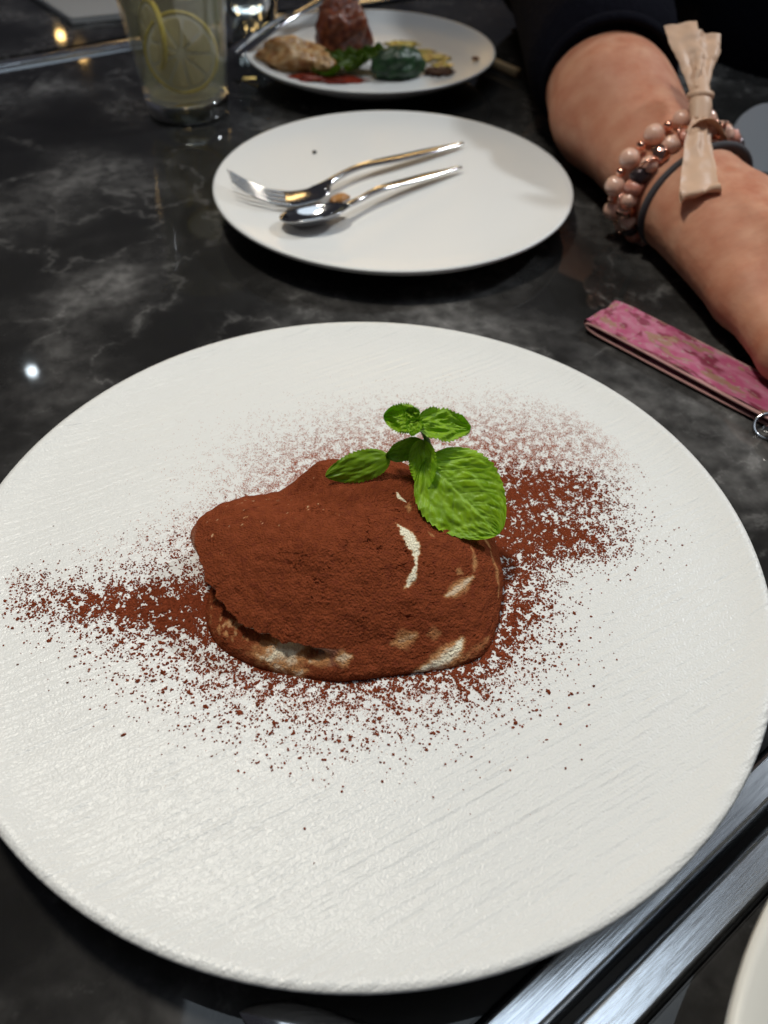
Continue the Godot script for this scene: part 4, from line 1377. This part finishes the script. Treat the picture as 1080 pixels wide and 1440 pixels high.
# a thin two-sided ribbon along a path, with a little crumple
func ribbon(pts: Array, halves: Array, wide: Vector3, crumple: float, seed_: int, thick := 0.0003) -> ArrayMesh:
	var path := smooth_path(pts, 14)
	var n := path.size()
	var fn := noise(seed_, 95.0, 2)
	var p := PackedVector3Array()
	var uv := PackedVector2Array()
	var nu := 16
	for side in 2:
		for j in n:
			var jj := j
			var tan_: Vector3 = (path[mini(jj + 1, n - 1)] - path[maxi(jj - 1, 0)]).normalized()
			var sv := (wide - tan_ * wide.dot(tan_)).normalized()
			var nn := tan_.cross(sv).normalized()
			var h := lerp_list(halves, float(jj) / (n - 1))
			for i in nu + 1:
				var x := -1.0 + 2.0 * i / nu
				if side == 1:
					x = -x
				var q: Vector3 = path[jj] + sv * x * h
				q += nn * (crumple * fn.get_noise_3dv(q) * 1.6 + crumple * 0.6 * cos(x * 5.0) + (-thick if side == 1 else thick) * 0.5)
				p.append(q)
				uv.append(Vector2(float(jj) / (n - 1), (x + 1.0) * 0.5))
	var top := p.slice(0, n * (nu + 1))
	var bot := p.slice(n * (nu + 1))
	var a := grid(top, nu, n - 1, PackedColorArray(), uv.slice(0, n * (nu + 1)))
	var b := grid(bot, nu, n - 1, PackedColorArray(), uv.slice(n * (nu + 1)))
	return join([a, b])


# ------------------------------------------------------------------ pink strap and the blue case
func strap() -> void:
	var a := noise(301, 0.02, 4)
	var b := noise(302, 0.012, 3)
	var c := noise(303, 0.045, 3)
	var flowers := func(x: int, y: int) -> Color:
		var base := Color(0.56, 0.085, 0.21).lerp(Color(0.66, 0.25, 0.36), clampf(0.5 + 1.3 * a.get_noise_2d(x, y), 0, 1))
		base = base.lerp(Color(0.30, 0.02, 0.07), smoothstep(0.12, 0.34, b.get_noise_2d(x, y)))
		base = base.lerp(Color(0.40, 0.25, 0.12), smoothstep(0.26, 0.36, b.get_noise_2d(y + 300, x)) * 0.8)
		base = base.lerp(Color(0.50, 0.44, 0.34), smoothstep(0.36, 0.5, c.get_noise_2d(x, y + 90)) * 0.8)
		return base.linear_to_srgb()
	var m := mat(Color.WHITE, 0.75)
	m.albedo_texture = texture(256, flowers)
	m.uv1_scale = Vector3(4.5, 0.8, 1)
	m.albedo_color = lin(0.66, 0.60, 0.62).linear_to_srgb()
	m.rim_enabled = true
	m.rim = 0.3
	var edge := mat(lin(0.45, 0.24, 0.22), 0.8)
	var t := thing("wrist_strap", "pink flowery fabric strap folded double on the table by the hand", "strap", Vector3(0.105, 0, -0.262))
	var inv := -t.position
	var w := Vector3(0.67, 0, -0.74)
	var low := [Vector3(0.1500, 0.0016, -0.2215), Vector3(0.1245, 0.0014, -0.2465), Vector3(0.1010, 0.0014, -0.2710), Vector3(0.0885, 0.0018, -0.2835), Vector3(0.0850, 0.0034, -0.2872), Vector3(0.0870, 0.0046, -0.2855), Vector3(0.0990, 0.0046, -0.2735), Vector3(0.1195, 0.0042, -0.2525), Vector3(0.1420, 0.0042, -0.2288), Vector3(0.1650, 0.0042, -0.2080)]
	for i in low.size():
		low[i] += Vector3(0.003, 0, -0.003)
	var r := obj("webbing", ribbon(low, [0.0108, 0.0110, 0.0110, 0.0110, 0.0112, 0.0112, 0.0110, 0.0106, 0.0100, 0.0100], w, 0.0004, 9, 0.0013), m, t)
	r.position = inv
	for s in [-1.0, 1.0]:
		var pts := []
		for q in low:
			pts.append(q + w.normalized() * s * 0.0110)
		var e := obj("stitched_edge", sweep(pts, [0.0005], [0.0009], Vector3(0.67, 0.02, -0.74), 8), edge, t)
		e.position = inv
	var ringm := TorusMesh.new()
	ringm.inner_radius = 0.0040
	ringm.outer_radius = 0.0054
	ringm.rings = 32
	ringm.ring_segments = 12
	var clasp := thing("metal_clasp", "shiny metal ring and clasp at the right edge beside the strap", "clasp", Vector3(0.1362, 0.0030, -0.2215))
	var r1 := obj("ring", ringm, M.steel, clasp)
	r1.rotation = Vector3(0.5, 0, 0.35)
	obj("hook", sweep([Vector3(-0.002, 0.0005, 0.002), Vector3(0.001, 0.003, 0.007), Vector3(0.006, 0.002, 0.010), Vector3(0.012, 0.0, 0.008)], [0.0013, 0.0016, 0.0016, 0.0010], [0.0013, 0.0016, 0.0016, 0.0010], Vector3.UP, 12), M.steel, clasp)

func blue_case() -> void:
	var t := thing("pale_blue_case", "pale blue rounded case with a tan oval behind the wrist at the right edge", "case", Vector3(0.2130, 0.0, -0.4380))
	t.basis = Basis.from_euler(Vector3(-0.45, -0.25, -0.30))
	var o := PackedVector2Array()
	var w := 0.036
	var h := 0.078
	var r := 0.016
	for c in [[w - r, h - r, 0.0], [-w + r, h - r, 0.25], [-w + r, 0.0, 0.5], [w - r, 0.0, 0.75]]:
		for i in 9:
			var a: float = TAU * (c[2] + 0.25 * i / 8.0)
			o.append(Vector2(c[0] + r * cos(a), c[1] + r * sin(a)))
	var body := obj("case_body", slab(o, 0.0, 0.010, 0.002), mat(lin(0.52, 0.60, 0.68), 0.35), t)
	body.basis = Basis(Vector3(1, 0, 0), Vector3(0, 0, 1), Vector3(0, 1, 0))
	body.position.y = 0.012
	body.scale = Vector3(1, 1, 1)
	var e := PackedVector2Array()
	for i in 40:
		e.append(Vector2(-0.021 + 0.009 * cos(TAU * i / 40), 0.046 + 0.022 * sin(TAU * i / 40)))
	var rim := PackedVector2Array()
	for i in 40:
		rim.append(Vector2(-0.021 + 0.0102 * cos(TAU * i / 40), 0.046 + 0.0232 * sin(TAU * i / 40)))
	var ri := obj("oval_rim", slab(rim, 0.010, 0.0112, 0.0003), mat(lin(0.03, 0.025, 0.02), 0.5), t)
	ri.basis = body.basis
	ri.position.y = 0.012
	var ov := obj("tan_oval", slab(e, 0.0112, 0.0122, 0.0004), mat(lin(0.34, 0.24, 0.15), 0.6), t)
	ov.basis = body.basis
	ov.position.y = 0.012


func _ready() -> void:
	rng.seed = 1
	materials()
	camera_and_light()
	tables()
	plates()
	dessert()
	powder()
	mint()
	cutlery()
	leftovers()
	glasses()
	person()
	strap()
	blue_case()
